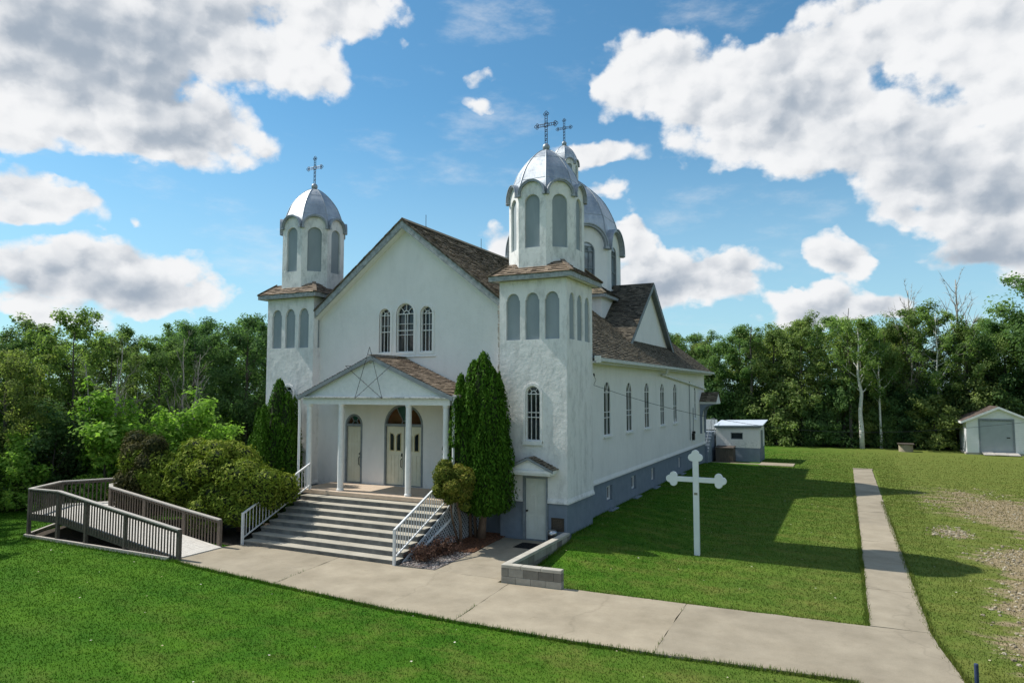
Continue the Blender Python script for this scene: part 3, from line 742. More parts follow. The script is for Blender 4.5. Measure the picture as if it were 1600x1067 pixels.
RISER = simple('riser_stain_and_shade', (.10, .105, .105), (.22, .22, .21), 3, .9, 0, .4, .01)  # stained risers; the same dark colour paints the shade on nosing fronts
PF = PL((0, PY, 0), (1, 0, 0))
# roof of the porch
mb = MB(); psl = (PAP - PEV) / (CX + .02 - PX0 + .0); PC = (PX0 + PX1) / 2
for s in (1, -1):
    xe = PX1 + .05 if s > 0 else PX0 - .05; zl = PAP - (PAP - PEV) * abs(xe - PC) / (PX1 - PC)
    a, b, c, d = (xe, PY - .14, zl), (xe, .37, zl), (PC, .37, PAP), (PC, PY - .14, PAP)
    shingles(mb, a, b, c, d, .125, .2, .026) if s > 0 else shingles(mb, b, a, d, c, .125, .2, .026)
for k in range(9): mb.beam((PC, PY - .14 + k * .22, PAP + .03), (PC, PY + .11 + k * .22, PAP + .035), .22, .025, tint=random.uniform(.3, .7))
mb.build('porch_roof', SHINGLE_L, church)
mb = MB()
for s in (1, -1):
    xe = PX1 + .05 if s > 0 else PX0 - .05; zl = PAP - (PAP - PEV) * abs(xe - PC) / (PX1 - PC)
    a, b = Vector((PC, PY - .15, PAP - .01)), Vector((xe, PY - .15, zl - .01)); h = Vector((0, 0, -.15))
    mb.prism([a, b, b + h, a + h], (0, .05, 0))
mb.build('porch_rake', GREYTRIM, church, bevel=.008)
mb = MB()
for s in (1, -1):
    xe = PX1 if s > 0 else PX0; zl = PAP - (PAP - PEV) * abs(xe - PC) / (PX1 - PC)
    mb.prism([(PC, PY - .1, PAP - .02), (xe, PY - .1, zl - .02), (xe, PY - .1, zl - .07), (PC, PY - .1, PAP - .07)], (0, .44 - PY - .02, 0))
mb.build('porch_deck', TRIM, church)
mb = MB(); zz = lambda x: PAP - (PAP - PEV) * abs(x - PC) / (PX1 - PC) - .08
mb.slab(PF, [(PX0 + .02, PEV - .06), (PX1 - .02, PEV - .06), (PX1 - .02, zz(PX1)), (PC, zz(PC)), (PX0 + .02, zz(PX0))], -.08, -.0)
mb.build('pediment', TRIM, church)
mb = MB(); mb.box(PX0 - .02, PX1 + .02, PY - .14, PY + .02, PEV - .10, PEV - .045); mb.build('cornice_ledge', simple('peeling_ledge', (.30, .30, .28), (.72, .73, .72), 9, .8, 0, .4, .01), church, bevel=.006)
mb = MB(); mb.box(PX0 + .12, PX1 - .12, PY - .02, PY + .20, 4.48, PEV - .10); mb.box(PX0 + .12, PX0 + .30, PY + .2, .36, 4.48, PEV - .10); mb.box(PX1 - .30, PX1 - .12, PY + .2, .36, 4.48, PEV - .10)
mb.build('porch_beam', TRIM, church, bevel=.008)
mb = MB(); mb.box(PX0 + .3, PX1 - .3, PY + .2, .36, 4.62, 4.66); mb.build('porch_ceiling', simple('ceiling_boards', (.55, .56, .55), (.63, .64, .63), 8, .7, 0, .1, .004), church)
for x in (-9.66, -8.17, -5.24, -3.74):
    mb = MB(); y = PY + .09; h = 4.48 - FLOOR
    mb.lathe([(.125, 0), (.125, .06), (.105, .09), (.107, h * .4), (.10, h - .09), (.12, h - .05), (.12, h)], (x, y, FLOOR), 20)
    mb.build('porch_column', TRIM, church, smooth=False)
mb = MB(); mb.box(-9.98, -3.44, -1.72, .34, FLOOR - .13, FLOOR); mb.build('porch_floor', simple('porch_carpet', (.46, .36, .27), (.56, .45, .35), 5, .95, 0, .3, .006), church, bevel=.01)
mb = MB(); mb.box(-9.9, -3.50, -1.60, .33, -.05, FLOOR - .13); mb.build('porch_base', PLINTH, church)
# porch downspouts
for x, lab in ((PX1 + .03, None), (PX0 - .03, None)):
    mb = MB(); s = 1 if x > PC else -1; y = PY - .02
    pth = [(x, y, PEV - .05), (x, y, 1.1), (x + s * .03, y - .12, .85), (x + s * .05, y - 1.75, .28)] if s > 0 else [(x, y, PEV - .05), (x, y, 1.0)]
    mb.tube(pth, .045, 8); mb.tube([(x - s * .0, PY + .4, PEV - .03), (x, PY - .1, PEV - .03)], .05, 8)
    mb.build('porch_downspout', TRIM, church)
# doors under the porch
for i, (cu, v0, w, vs) in enumerate(DOORS):
    big = i == 1; ry = .80 if big else .44
    fb = MB(); o_ = arch(cu, v0, w, vs, ry=ry); q = .07; i_ = arch(cu, v0 + .01, w - 2 * q, vs, ry=ry - q)
    fb.ring(FR, o_, i_, -.14, .02); fb.bar(FR, (cu - w / 2 + q, vs + .01), (cu + w / 2 - q, vs + .01), .10, -.13, .012)
    fr = fb.build('door_frame', GREYTRIM, church)
    n = MB(); r = w / 2 - q; cen = (cu, vs + .06)
    for a in ((60, 120) if not big else (63, 117)): n.bar(FR, (cu + .12 * math.cos(R(a)), vs + .06 + .1 * math.sin(R(a))), (cu + r * math.cos(R(a)), vs + (ry - q) * math.sin(R(a))), .025, -.11, -.06)
    ho = [(cu + .14 * math.cos(t), vs + .06 + .13 * math.sin(t)) for t in [math.pi * k / 8 for k in range(9)]]; hi = [(cu + .11 * math.cos(t), vs + .06 + .10 * math.sin(t)) for t in [math.pi * k / 8 for k in range(9)]]
    n.ring(FR, ho, hi, -.11, -.06, closed=False); n.build('fanlight_bar', GREYTRIM, fr)
    sec = [(0, 63), (63, 117), (117, 180)] if big else [(0, 60), (60, 120), (120, 180)]
    for k, (a0, a1) in enumerate(sec):
        g = MB(); pts = [(cu, vs + .05)] + [(cu + (r + .01) * math.cos(R(a0 + (a1 - a0) * j / 8)), vs + .05 + (ry - q - .03) * math.sin(R(a0 + (a1 - a0) * j / 8))) for j in range(9)]
        g.slab(FR, pts, -.115, -.10); g.build('fanlight_pane', GREEN if k == 1 else AMBER, fr)
    leaves = [(cu - w / 2 + q, cu - .012), (cu + .012, cu + w / 2 - q)] if big else [(cu - w / 2 + q, cu + w / 2 - q)]
    if big:
        a = MB(); a.bar(FR, (cu, v0), (cu, vs), .024, -.12, -.045); a.build('astragal', GREYTRIM, fr)
    for li, (a, b) in enumerate(leaves):
        d = MB(); m_ = (a + b) / 2; ww = b - a; n0, n1 = -.12, -.06
        outl = [(a, v0 + .02), (b, v0 + .02), (b, vs - .04), (a, vs - .04)]
        lite = []
        if big:
            for sx in (-1, 1):
                lx = m_ + sx * ww * .19; lite.append([(lx - .09, 2.72), (lx + .09, 2.72), (lx + .09, 3.25 if sx < 0 else 3.38), (lx + .03, 3.34), (lx - .03, 3.34), (lx - .09, 3.38 if sx < 0 else 3.25)])
        d.panel(FR, outl, lite, n1, .03)
        d.slab(FR, outl, n0, n1 - .032)
        # raised vertical planks / panels
        for k in range(4):
            u0 = a + .06 + (ww - .12) * k / 4 + .012; u1 = a + .06 + (ww - .12) * (k + 1) / 4 - .012
            d.slab(FR, [(u0, v0 + .12), (u1, v0 + .12), (u1, (2.55 if big else vs - .75)), (u0, (2.55 if big else vs - .75))], n1, n1 + .012)
            if not big: d.slab(FR, [(u0, vs - .66), (u1, vs - .66), (u1, vs - .16), (u0, vs - .16)], n1, n1 + .012)
        dr = d.build('door', CREAM, church, bevel=.004)
        for l in lite:
            g = MB(); g.slab(FR, l, n1 - .045, n1 - .025); g.build('door_glass', GLASS, dr)
            rg = MB(); cu_ = sum(p[0] for p in l) / 6; cv_ = sum(p[1] for p in l) / 6
            rg.ring(FR, [(cu_ + (x - cu_) * 1.25, cv_ + (z - cv_) * 1.07) for x, z in l], l, n1, n1 + .015); rg.build('glass_moulding', simple('gold_moulding', (.55, .48, .26), (.65, .58, .33), 5, .5, 0, .1, .003), dr)
        hx = (b - .09 if li == 0 else a + .09); h = MB()
        h.slab(FR, [(hx - .028, 2.02), (hx + .028, 2.02), (hx + .028, 2.62), (hx - .028, 2.62)], n1, n1 + .01)
        h.tube([FR.P(hx, 2.10, n1), FR.P(hx, 2.12, n1 + .07), FR.P(hx, 2.38, n1 + .07), FR.P(hx, 2.42, n1)], .014, 8)
        h.tube([FR.P(hx, 2.53, n1), FR.P(hx, 2.53, n1 + .04)], .026, 10); h.build('door_handle', BLACK, dr)
# side door in the near tower with its little gabled hood
TF = PL((0, 0, 0), (1, 0, 0)); a, b, zt = -1.60, -.70, 2.12
fb = MB(); fb.ring(TF, [(a, 0), (b, 0), (b, zt), (a, zt)], [(a + .07, .04), (b - .06, .04), (b - .06, zt - .06), (a + .07, zt - .06)], -.16, .035)
fb.slab(TF, [(a, .0), (b, .0), (b, zt), (a, zt)], -.3, -.17); fr = fb.build('door_frame', GREYTRIM, church)
d = MB(); d.slab(TF, [(a + .07, .05), (b - .06, .05), (b - .06, zt - .06), (a + .07, zt - .06)], -.16, -.09); m_ = (a + b) / 2
for cx_ in (m_ - .17, m_ + .18):
    for z0, z1 in ((.2, .82), (.92, 1.5), (1.6, 1.92)):
        d.ring(TF, [(cx_ - .135, z0), (cx_ + .135, z0), (cx_ + .135, z1), (cx_ - .135, z1)], [(cx_ - .105, z0 + .03), (cx_ + .105, z0 + .03), (cx_ + .105, z1 - .03), (cx_ - .105, z1 - .03)], -.09, -.078)
dr = d.build('door', PALEDOOR, church, bevel=.003)
h = MB(); h.tube([TF.P(a + .13, .98, -.09), TF.P(a + .13, .98, -.04)], .018, 10); h.tube([TF.P(a + .13, .98, -.045), TF.P(a + .13, .98, -.01)], .032, 12); h.build('door_knob', BLACK, dr)
mb = MB(); c0, c1, hz, ha, hy = -2.02, -.36, 2.40, 2.80, -.50; hm = (c0 + c1) / 2
shingles(mb, (c1 + .05, hy - .03, hz), (c1 + .05, -.005, hz), (hm, -.005, ha), (hm, hy - .03, ha), .11, .16, .024)
shingles(mb, (c0 - .05, -.005, hz), (c0 - .05, hy - .03, hz), (hm, hy - .03, ha), (hm, -.005, ha), .11, .16, .024)
hood = mb.build('door_hood', SHINGLE, church)
mb = MB(); HF = PL((0, hy, 0), (1, 0, 0))
mb.slab(HF, [(c0 + .06, hz - .02), (c1 - .06, hz - .02), (hm, ha - .05)], -.10, -.06); mb.box(c0, c1, hy, -.002, hz - .12, hz - .02); mb.box(c0 + .06, c1 - .06, hy + .05, -.002, hz - .19, hz - .12)
mb.build('hood_pediment', TRIM, hood, bevel=.006)
mb = MB()
for s, xe in ((1, c1 + .05), (-1, c0 - .05)):
    p, q = Vector((hm, hy - .03, ha - .005)), Vector((xe, hy - .03, hz - .005)); h_ = Vector((0, 0, -.085)); mb.prism([p, q, q + h_, p + h_], (0, .035, 0))
mb.build('hood_rake', GREYTRIM, hood)
pq = MB(); pq.slab(TF, [(-.56, .42), (-.16, .42), (-.16, .80), (-.56, .80)], -.03, -.004)
pq.ring(TF, [(-.58, .40), (-.14, .40), (-.14, .82), (-.58, .82)], [(-.55, .43), (-.17, .43), (-.17, .79), (-.55, .79)], -.03, .006)
plq = pq.build('plaque', simple('bronze', (.05, .04, .032), (.10, .08, .06), 30, .5, .5, .6, .006), church)
tx = MB()
for r_ in range(7):
    u = -.52; z = .755 - r_ * .048
    while u < -.22:
        l = random.uniform(.02, .07); tx.slab(TF, [(u, z - .018), (min(u + l, -.2), z - .018), (min(u + l, -.2), z), (u, z)], -.004, .0015); u += l + .015
tx.build('plaque_lettering', simple('worn_bronze', (.12, .10, .075), (.17, .14, .11), 20, .5, .6, .1, .002), plq)
# crumbling stucco edge where the near tower meets the front wall
mb = MB(); z = 5.2
while z < 7.9:
    h = random.uniform(.05, .16); w = random.uniform(.03, .09); mb.box(-2.5 - w, -2.495, .02, .10 + random.uniform(0, .08), z, z + h); z += h * random.uniform(.8, 1.3)
mb.build('broken_stucco', simple('bare_mortar', (.30, .27, .23), (.48, .45, .41), 18, .95, 0, .8, .02), church)
# rear porch on the side wall
mb = MB(); ry0, ry1, rx = 24.0, 25.5, .75
SDr = PL((NW, 0, 0), (0, 1, 0))
shingles(mb, (NW + .02, ry0 - .1, 4.25), (rx, ry0 - .1, 4.25), (rx, (ry0 + ry1) / 2, 4.85), (NW + .02, (ry0 + ry1) / 2, 4.85), .12, .2)
shingles(mb, (rx, ry1 + .1, 4.25), (NW + .02, ry1 + .1, 4.25), (NW + .02, (ry0 + ry1) / 2, 4.85), (rx, (ry0 + ry1) / 2, 4.85), .12, .2)
rh = mb.build('rear_hood', SHINGLE, church)
mb = MB(); mb.box(NW + .005, rx - .03, ry0, ry1, 4.10, 4.24); mb.panel(PL((rx - .04, 0, 0), (0, 1, 0)), [(ry0 + .02, 4.24), (ry1 - .02, 4.24), ((ry0 + ry1) / 2, 4.80)]); mb.build('hood_pediment', TRIM, rh, bevel=.01)
mb = MB()
for y in (ry0 + .05, ry1 - .13):
    mb.prism([(NW + .005, y, 2.2), (NW + .12, y, 2.2), (NW + .14, y, 3.2), (NW + .22, y, 3.65), (NW + .42, y, 3.95), (rx - .15, y, 4.09), (NW + .005, y, 4.09)], (0, .08, 0))
mb.build('hood_bracket', PLINTH, rh)

# ------------------------------------------------------------------ front steps
steps = empty('front_steps', (-6.4, -4.6, 0), 'broad stained concrete steps climbing to the columned porch', 'steps')
N_R = 9; rise = FLOOR / N_R; Y0, Y1 = -4.65, -1.72; run = (Y1 - Y0) / (N_R - 1)
tr = MB(); rs = MB(); SX0, SX1 = -9.42, -3.40
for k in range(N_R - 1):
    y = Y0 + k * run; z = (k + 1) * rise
    tr.box(SX0, SX1, y - .03, y + run + .0, z - .016, z); rs.box(SX0 + .003, SX1 - .003, y - .026, y + run * .5, z - .055, z - .0165)  # nosing fronts take the dark riser colour as painted shade
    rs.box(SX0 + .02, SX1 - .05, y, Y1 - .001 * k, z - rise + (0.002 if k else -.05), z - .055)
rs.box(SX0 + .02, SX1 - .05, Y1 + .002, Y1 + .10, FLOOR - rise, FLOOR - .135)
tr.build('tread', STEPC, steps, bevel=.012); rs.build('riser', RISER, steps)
LAT = simple('lattice_paint', (.46, .50, .54), (.56, .60, .63), 6, .6, 0, .1, .004)
SDL = PL((SX1 + .015, 0, 0), (0, 1, 0))
poly = [(Y0 + .25, .02), (.30, .02), (.30, 1.26), (Y1 - .1, 1.26), (Y1 - .25, 1.15)]
def clip_line(p, d, poly):
    ts = []
    for i in range(len(poly)):
        a, b = Vector(poly[i]), Vector(poly[(i + 1) % len(poly)]); e = b - a; den = d.x * e.y - d.y * e.x
        if abs(den) < 1e-9: continue
        w = a - p; t = (w.x * e.y - w.y * e.x) / den; u = (w.x * d.y - w.y * d.x) / den
        if 0 <= u <= 1: ts.append(t)
    return (min(ts), max(ts)) if len(ts) >= 2 else None
mb = MB()
for sgn in (1, -1):
    d = Vector((1, sgn)).normalized()
    for k in range(-10, 70):
        p = Vector((-6 + k * .15, 0 if sgn > 0 else 1.2)); c = clip_line(p, d, poly)
        if c and c[1] - c[0] > .06: mb.bar(SDL, tuple(p + d * c[0]), tuple(p + d * c[1]), .036, .0 if sgn > 0 else .009, .008 if sgn > 0 else .017)
for i in range(len(poly)): mb.bar(SDL, poly[i], poly[(i + 1) % len(poly)], .07, -.004, .022)
mb.build('lattice_skirt', LAT, steps)
mb = MB(); mb.panel(PL((SX1 - .045, 0, 0), (0, 1, 0)), [(Y0 + .2, 0), (.33, 0), (.33, 1.27), (Y1 - .05, 1.27)]); mb.build('skirt_shade', simple('under_step_shade', (.012, .013, .015), (.02, .021, .023), 4), steps)  # near-black sheet paints the shade behind the lattice
RAILW = simple('white_rail_paint', (.66, .68, .70), (.76, .78, .79), 9, .4, .1, .08, .003)
for x, lab in ((SX1 - .03, 'white steel handrail on the side by the round shrub'), (SX0 + .03, 'white steel handrail on the side by the spreading bush')):
    mb = MB(); xa = x
    p0, p1 = Vector((xa, Y0 - .06, 1.02)), Vector((xa, Y1 + .05, FLOOR + .93)); dn = Vector((0, 0, -.78))
    mb.beam(p0, p1, .06, .045); mb.beam(p0 + dn, p1 + dn, .04, .035)
    mb.box(xa - .035, xa + .035, Y0 - .10, Y0 - .03, .0, 1.04); mb.box(xa - .03, xa + .03, Y1 + .0, Y1 + .06, FLOOR, FLOOR + .95)
    for k in range(1, 22):
        t = k / 22; c = p0.lerp(p1, t); mb.box(xa - .009, xa + .009, c.y - .009, c.y + .009, c.z - .77, c.z - .02)
    mb.build('handrail', RAILW, steps, label=lab)

# ------------------------------------------------------------------ star of wire over the porch
sp = [(-6.79, 6.47), (-7.42, 4.74), (-6.16, 5.0 + .75), (-7.86, 5.78), (-6.07, 4.74)]
star = empty('star_frame', (-6.72, PY - .2, 5.0), 'dark wire star outline strung with small bulbs, hung on the porch gable', 'star')
mb = MB(); y = PY - .20
T, LL, LR, LA, RA = (-6.72, 6.50), (-7.34, 4.70), (-6.16, 4.70), (-7.78, 5.85), (-5.78, 5.85)
for a, b in ((T, LL), (T, LR), (LL, RA), (LR, LA)): mb.tube([(a[0], y, a[1]), (b[0], y, b[1])], .009, 6)
mb.tube([(LA[0], y, LA[1]), (LA[0] + .2, y + .05, LA[1])], .01, 5); mb.tube([(T[0], y, T[1] - .55), (T[0], PY - .1, T[1] - .55)], .012, 5)
mb.build('star_wire', BLACK, star)
for a, b in ((T, LL), (T, LR), (LL, RA), (LR, LA)):
    for k in range(1, 8):
        t = k / 8; m_ = MB(); px_, pz_ = a[0] + (b[0] - a[0]) * t, a[1] + (b[1] - a[1]) * t
        m_.lathe([(.008, -.03), (.018, -.02), (.02, 0), (.012, .02), (.003, .03)], (px_ + .02, y - .02, pz_), 7); m_.build('bulb', GREYTRIM, star)

# ------------------------------------------------------------------ wheelchair ramp
WOODG = simple('grey_deck_wood', (.065, .055, .046), (.14, .12, .10), 5, .85, 0, .5, .008, streak=(6, 6, .7))
WOODL = simple('worn_rail_top', (.36, .33, .30), (.50, .47, .43), 6, .8, 0, .3, .005, streak=(.6, 5, 5))
DECK = simple('deck_planks', (.52, .49, .45), (.66, .63, .58), 7, .85, 0, .3, .006)
rampo = empty('wheelchair_ramp', (-13, -6.2, 0), 'weathered grey timber wheelchair ramp with railed landing beside the bush', 'ramp')
def planks(mb, a0, a1, b0, b1, n, th=.035):
    a0, a1, b0, b1 = map(Vector, (a0, a1, b0, b1))
    for k in range(n):
        p, q = a0.lerp(a1, k / n), a0.lerp(a1, (k + .93) / n); r_, s_ = b0.lerp(b1, k / n), b0.lerp(b1, (k + .93) / n)
        mb.prism([p, r_, s_, q], (0, 0, -th), random.uniform(.3, .7))
dk = MB()
planks(dk, (-9.6, -6.98, .06), (-15.3, -6.98, .78), (-9.6, -5.35, .06), (-15.3, -5.35, .78), 44)
planks(dk, (-15.3, -6.98, .78), (-17.0, -6.98, .78), (-15.3, -5.2, .78), (-18.1, -5.3, .78), 14)
planks(dk, (-18.1, -5.3, .778), (-17.0, -3.9, .778), (-15.3, -5.2, .778), (-15.2, -5.1, .778), 12)
planks(dk, (-17.0, -3.9, .78), (-15.0, -1.2, 1.1), (-15.7, -4.8, .78), (-13.7, -2.1, 1.1), 26)
dk.build('ramp_deck', DECK, rampo)
def railing(pts, posts, base=.0, sp=.135, h=.86, name='railing', mat=WOODG, lower=.09):
    """pts: deck-level polyline; top rail, skirt board, balusters; posts run to the ground"""
    mb = MB(); tp = MB()
    for a, b in zip(pts, pts[1:]):
        a, b = Vector(a), Vector(b); up = Vector((0, 0, h)); L_ = (b - a).length
        tp.beam(a + up, b + up, .13, .04); mb.beam(a + up + Vector((0, 0, -.07)), b + up + Vector((0, 0, -.07)), .04, .09)
        mb.beam(a + Vector((0, 0, -.08)), b + Vector((0, 0, -.08)), .045, .22)
        n = max(1, int(L_ / sp))
        for k in range(n):
            c = a.lerp(b, (k + .5) / n); mb.box(c.x - .016, c.x + .016, c.y - .045, c.y - .012, c.z - .12, c.z + h - .03)
    o = mb.build(name, mat, rampo)
    tp.build('top_rail', WOODL, o)
    for p in posts:
        q = MB(); q.box(p[0] - .05, p[0] + .05, p[1] - .05, p[1] + .05, -.08, p[2]); q.build('post', mat, o)
railing([(-9.45, -7.0, .04), (-15.35, -7.0, .78), (-17.0, -7.0, .76)], [(-9.45, -7, .92), (-11.9, -7, 1.2), (-13.85, -7, 1.45), (-15.35, -7, 1.62), (-16.97, -7, 1.6)])
railing([(-17.0, -7.0, .76), (-18.1, -5.3, .74)], [(-18.08, -5.3, 1.58)])
railing([(-18.1, -5.3, .74), (-17.0, -3.9, .76), (-15.0, -1.2, 1.1)], [(-17.0, -3.9, 1.6), (-15, -1.2, 1.95)])
WOODB = simple('brown_deck_wood', (.11, .085, .065), (.20, .16, .13), 5, .85, 0, .5, .008, streak=(6, 6, .7))
railing([(-9.75, -5.3, .02), (-11.4, -5.3, .22), (-15.3, -5.25, .70), (-15.75, -4.95, .74), (-13.7, -2.1, 1.1)], [(-9.75, -5.3, .86), (-11.4, -5.3, 1.06), (-13.4, -5.28, 1.3), (-15.3, -5.25, 1.56), (-15.75, -4.95, 1.58)], mat=WOODB)
mb = MB(); mb.beam((-9.8, -7.06, .05), (-16.98, -7.06, .05), .09, .10); mb.beam((-17.0, -7.1, .05), (-18.3, -5.2, .05), .09, .10); mb.beam((-18.3, -5.3, .05), (-17.2, -3.6, .05), .09, .10)
mb.build('ground_timber', WOODL, rampo)

# ------------------------------------------------------------------ block wall, mat, canister
BLOCK = None
def m_block():
    m, nt, bs = nodes('concrete_block'); p = pos(nt)
    a = nd(nt, 'ShaderNodeAttribute', attribute_name='tint')
    col = ramp(nt, a.outputs['Fac'], [(0, (.14, .13, .115)), (.5, (.22, .21, .185)), (1, (.36, .345, .31))])
    col = mixc(nt, .8, col, ramp(nt, nz(nt, p, 5, 7, .7), [(.3, (.7, .69, .66)), (.7, (1.15, 1.14, 1.1))]), 'MULTIPLY')
    nt.links.new(col, bs.inputs['Base Color']); bs.inputs['Roughness'].default_value = .95; bump(nt, bs, nz(nt, p, 30, 4, .7), .6, .008); return m
BLOCK = m_block()
bw = empty('block_wall', (.9, -4.8, 0), 'low L-shaped grey concrete block wall at the lawn corner', 'wall')
mb = MB(); cp = MB()
def courses(a, b, th):
    a, b = Vector(a), Vector(b); L_ = (b - a).length; u = (b - a).normalized(); n = max(1, round(L_ / .40)); side = Vector((-u.y, u.x, 0)) * th / 2
    for c in range(2):
        off = .5 * c; edges = [0] + [(k + off) / n for k in range(0 if off else 1, n)] + [1]
        for s0, s1 in zip(edges, edges[1:]):
            p, q = a.lerp(b, s0) + u * .003, a.lerp(b, s1) - u * .003; z0 = -.02 if c == 0 else .203; z1 = .198 if c == 0 else .405
            mb.prism([Vector((*(v).xy, z0)) for v in (p - side, q - side, q + side, p + side)], (0, 0, z1 - z0), random.random())
    n = max(1, round(L_ / .55))
    for k in range(n):
        p, q = a.lerp(b, k / n) + u * .003, a.lerp(b, (k + 1) / n) - u * .003
        cp.prism([Vector((*(v).xy, .408)) for v in (p - side * 1.06, q - side * 1.06, q + side * 1.06, p + side * 1.06)], (0, 0, .085), random.uniform(.4, 1))
courses((.07, -4.80, 0), (1.72, -4.72, 0), .2); courses((.17, -4.68, 0), (.16, -.50, 0), .2)
mb.build('block_course', BLOCK, bw, bevel=.008)
cp.build('coping', simple('coping_slab', (.36, .34, .29), (.50, .47, .41), 3, .9, 0, .4, .008), bw, bevel=.012)
o = MB(); o.box(-1.42, -.62, -1.2, -.42, .012, .03)
for k in range(26): o.box(-1.40 + k * .03, -1.385 + k * .03, -1.18, -.44, .03, .036)
tag(o.build('door_mat', simple('black_rubber', (.008, .008, .009), (.02, .02, .022), 20, .8, 0, .3, .004)), 'black rubber doormat on the concrete outside the tower side door', 'doormat')
o = empty('ash_canister', (-.42, -.32, .01), 'small black canister with a silver lid against the plinth by the side door', 'canister')
q = MB(); q.lathe([(.13, 0), (.15, .02), (.15, .30), (.14, .32)], (-.42, -.30, .012), 18); q.build('drum', BLACK, o)
q = MB(); q.lathe([(.16, .32), (.165, .35), (.15, .44), (.10, .48), (.02, .49)], (-.42, -.30, .012), 18); q.build('lid', simple('bright_steel', (.45, .45, .46), (.6, .6, .6), 8, .3, .9, .05, .003), o, smooth=True)

# ------------------------------------------------------------------ white cross on the lawn
lc = empty('lawn_cross', (4.02, .5, .02), 'tall white cross with trefoil ends standing on the lawn', 'cross')
CP = PL((4.02, .5, 0), (1, 0, 0)); WH = simple('cross_white', (.74, .76, .77), (.80, .81, .82), 3, .35, .0, .05, .003)
def trefoil(mb, u, v, du, dv, r=.115):
    for (a, b) in ((du, dv), (dv, du), (-dv, -du)):
        k = .115 if (a, b) == (du, dv) else .105
        cu, cv = u + a * k, v + b * k
        mb.slab(CP, [(cu + r * math.cos(2 * math.pi * i / 24), cv + r * math.sin(2 * math.pi * i / 24)) for i in range(24)], -.045 - .001 * (abs(a) + 2 * abs(b)) - (.002 if a < 0 or b < 0 else 0), .045 + .001 * (abs(a) + 2 * abs(b)) + (.002 if a < 0 or b < 0 else 0))
mb = MB(); mb.slab(CP, [(-.085, -.1), (.085, -.1), (.085, 2.95), (-.085, 2.95)], -.05, .05); trefoil(mb, 0, 2.93, 0, 1); mb.build('post', WH, lc, bevel=.006)
mb = MB(); mb.slab(CP, [(-.70, 2.18), (-.086, 2.18), (-.086, 2.33), (-.70, 2.33)], -.045, .045); mb.slab(CP, [(.086, 2.18), (.70, 2.18), (.70, 2.33), (.086, 2.33)], -.045, .045)
trefoil(mb, -.68, 2.255, -1, 0); trefoil(mb, .68, 2.255, 1, 0); mb.build('crossbar', WH, lc, bevel=.006)
mb = MB(); mb.slab(CP, [(-.05, 1.80), (.05, 1.80), (.05, 1.87), (-.05, 1.87)], .05, .058); mb.build('nameplate', simple('dull_brass', (.22, .21, .17), (.30, .28, .22), 60, .5, .5, .3, .003), lc)

# ------------------------------------------------------------------ outbuilding, box, rear steps
METAL = simple('roof_sheet', (.58, .66, .76), (.68, .75, .84), 2, .35, .0, .05, .004)
ob = empty('outbuilding', (1.2, 30.8, 0), 'small flat-roofed white and blue outbuilding with one dark window behind the church', 'outbuilding')
x0, x1, y0, y1 = -.30, 2.66, 29.5, 32.4
OF = PL((0, y0, 0), (1, 0, 0)); OR_ = PL((x1, 0, 0), (0, 1, 0))
mb = MB(); mb.panel(OF, [(x0, .95), (x1, .95), (x1, 2.40), (x0, 2.32)], [[(.72, 1.53), (1.54, 1.53), (1.54, 2.0), (.72, 2.0)]], 0, .1)
mb.panel(OR_, [(y0, .95), (y1, .95), (y1, 2.50), (y0, 2.42)]); mb.panel(PL((x0, 0, 0), (0, -1, 0)), [(-y1, .95), (-y0, .95), (-y0, 2.3), (-y1, 2.4)]); mb.panel(PL((0, y1, 0), (-1, 0, 0)), [(-x1, .95), (-x0, .95), (-x0, 2.4), (-x1, 2.5)])
mb.build('wall', STUCCO, ob)
mb = MB(); mb.box(x0 + .01, x1 - .01, y0 + .01, y1 - .01, -.05, .948); mb.build('plinth', PLINTH, ob)
mb = MB(); mb.prism([(x0 - .12, y0 - .25, 2.42), (x1 + .25, y0 - .25, 2.50), (x1 + .25, y1 + .2, 2.74), (x0 - .12, y1 + .2, 2.66)], (0, 0, .07)); mb.build('roof', METAL, ob, bevel=.01)
mb = MB(); mb.prism([(x0 - .05, y0 - .18, 2.29), (x1 + .15, y0 - .18, 2.37), (x1 + .15, y0 - .14, 2.37), (x0 - .05, y0 - .14, 2.29)], (0, 0, .135)); mb.build('fascia', GREYTRIM, ob)
mb = MB(); mb.ring(OF, [(.72, 1.53), (1.54, 1.53), (1.54, 2.0), (.72, 2.0)], [(.77, 1.58), (1.49, 1.58), (1.49, 1.95), (.77, 1.95)], -.09, -.03); w = mb.build('window', GREYTRIM, ob)
mb = MB(); mb.slab(OF, [(.73, 1.54), (1.53, 1.54), (1.53, 1.99), (.73, 1.99)], -.11, -.09); mb.build('pane', GLASS, w)
mb = MB(); mb.ring(OR_, [(30.1, .1), (31.1, .1), (31.1, 2.15), (30.1, 2.15)], [(30.18, .12), (31.02, .12), (31.02, 2.07), (30.18, 2.07)], -.01, .03); mb.slab(OR_, [(30.18, .12), (31.02, .12), (31.02, 2.07), (30.18, 2.07)], -.02, .012); mb.build('door', GREYTRIM, ob)
bx = empty('wooden_bin', (.4, 28.8, 0), 'brown weathered wooden storage bin against the front of the outbuilding', 'bin')
BW = simple('brown_board', (.075, .06, .05), (.12, .10, .085), 4, .85, 0, .5, .01, streak=(6, 6, .8))
mb = MB()
for k in range(8): mb.box(-.14 + k * .146, -.14 + k * .146 + .141, 28.38, 28.41, .0, .96)
for k in range(6): mb.box(.998, 1.03, 28.415 + k * .17, 28.415 + k * .17 + .165, .0, .96); mb.box(-.17, -.142, 28.415 + k * .17, 28.415 + k * .17 + .165, .0, .96)
mb.box(-.14, .995, 29.40, 29.43, 0, .96); mb.build('side_board', BW, bx)
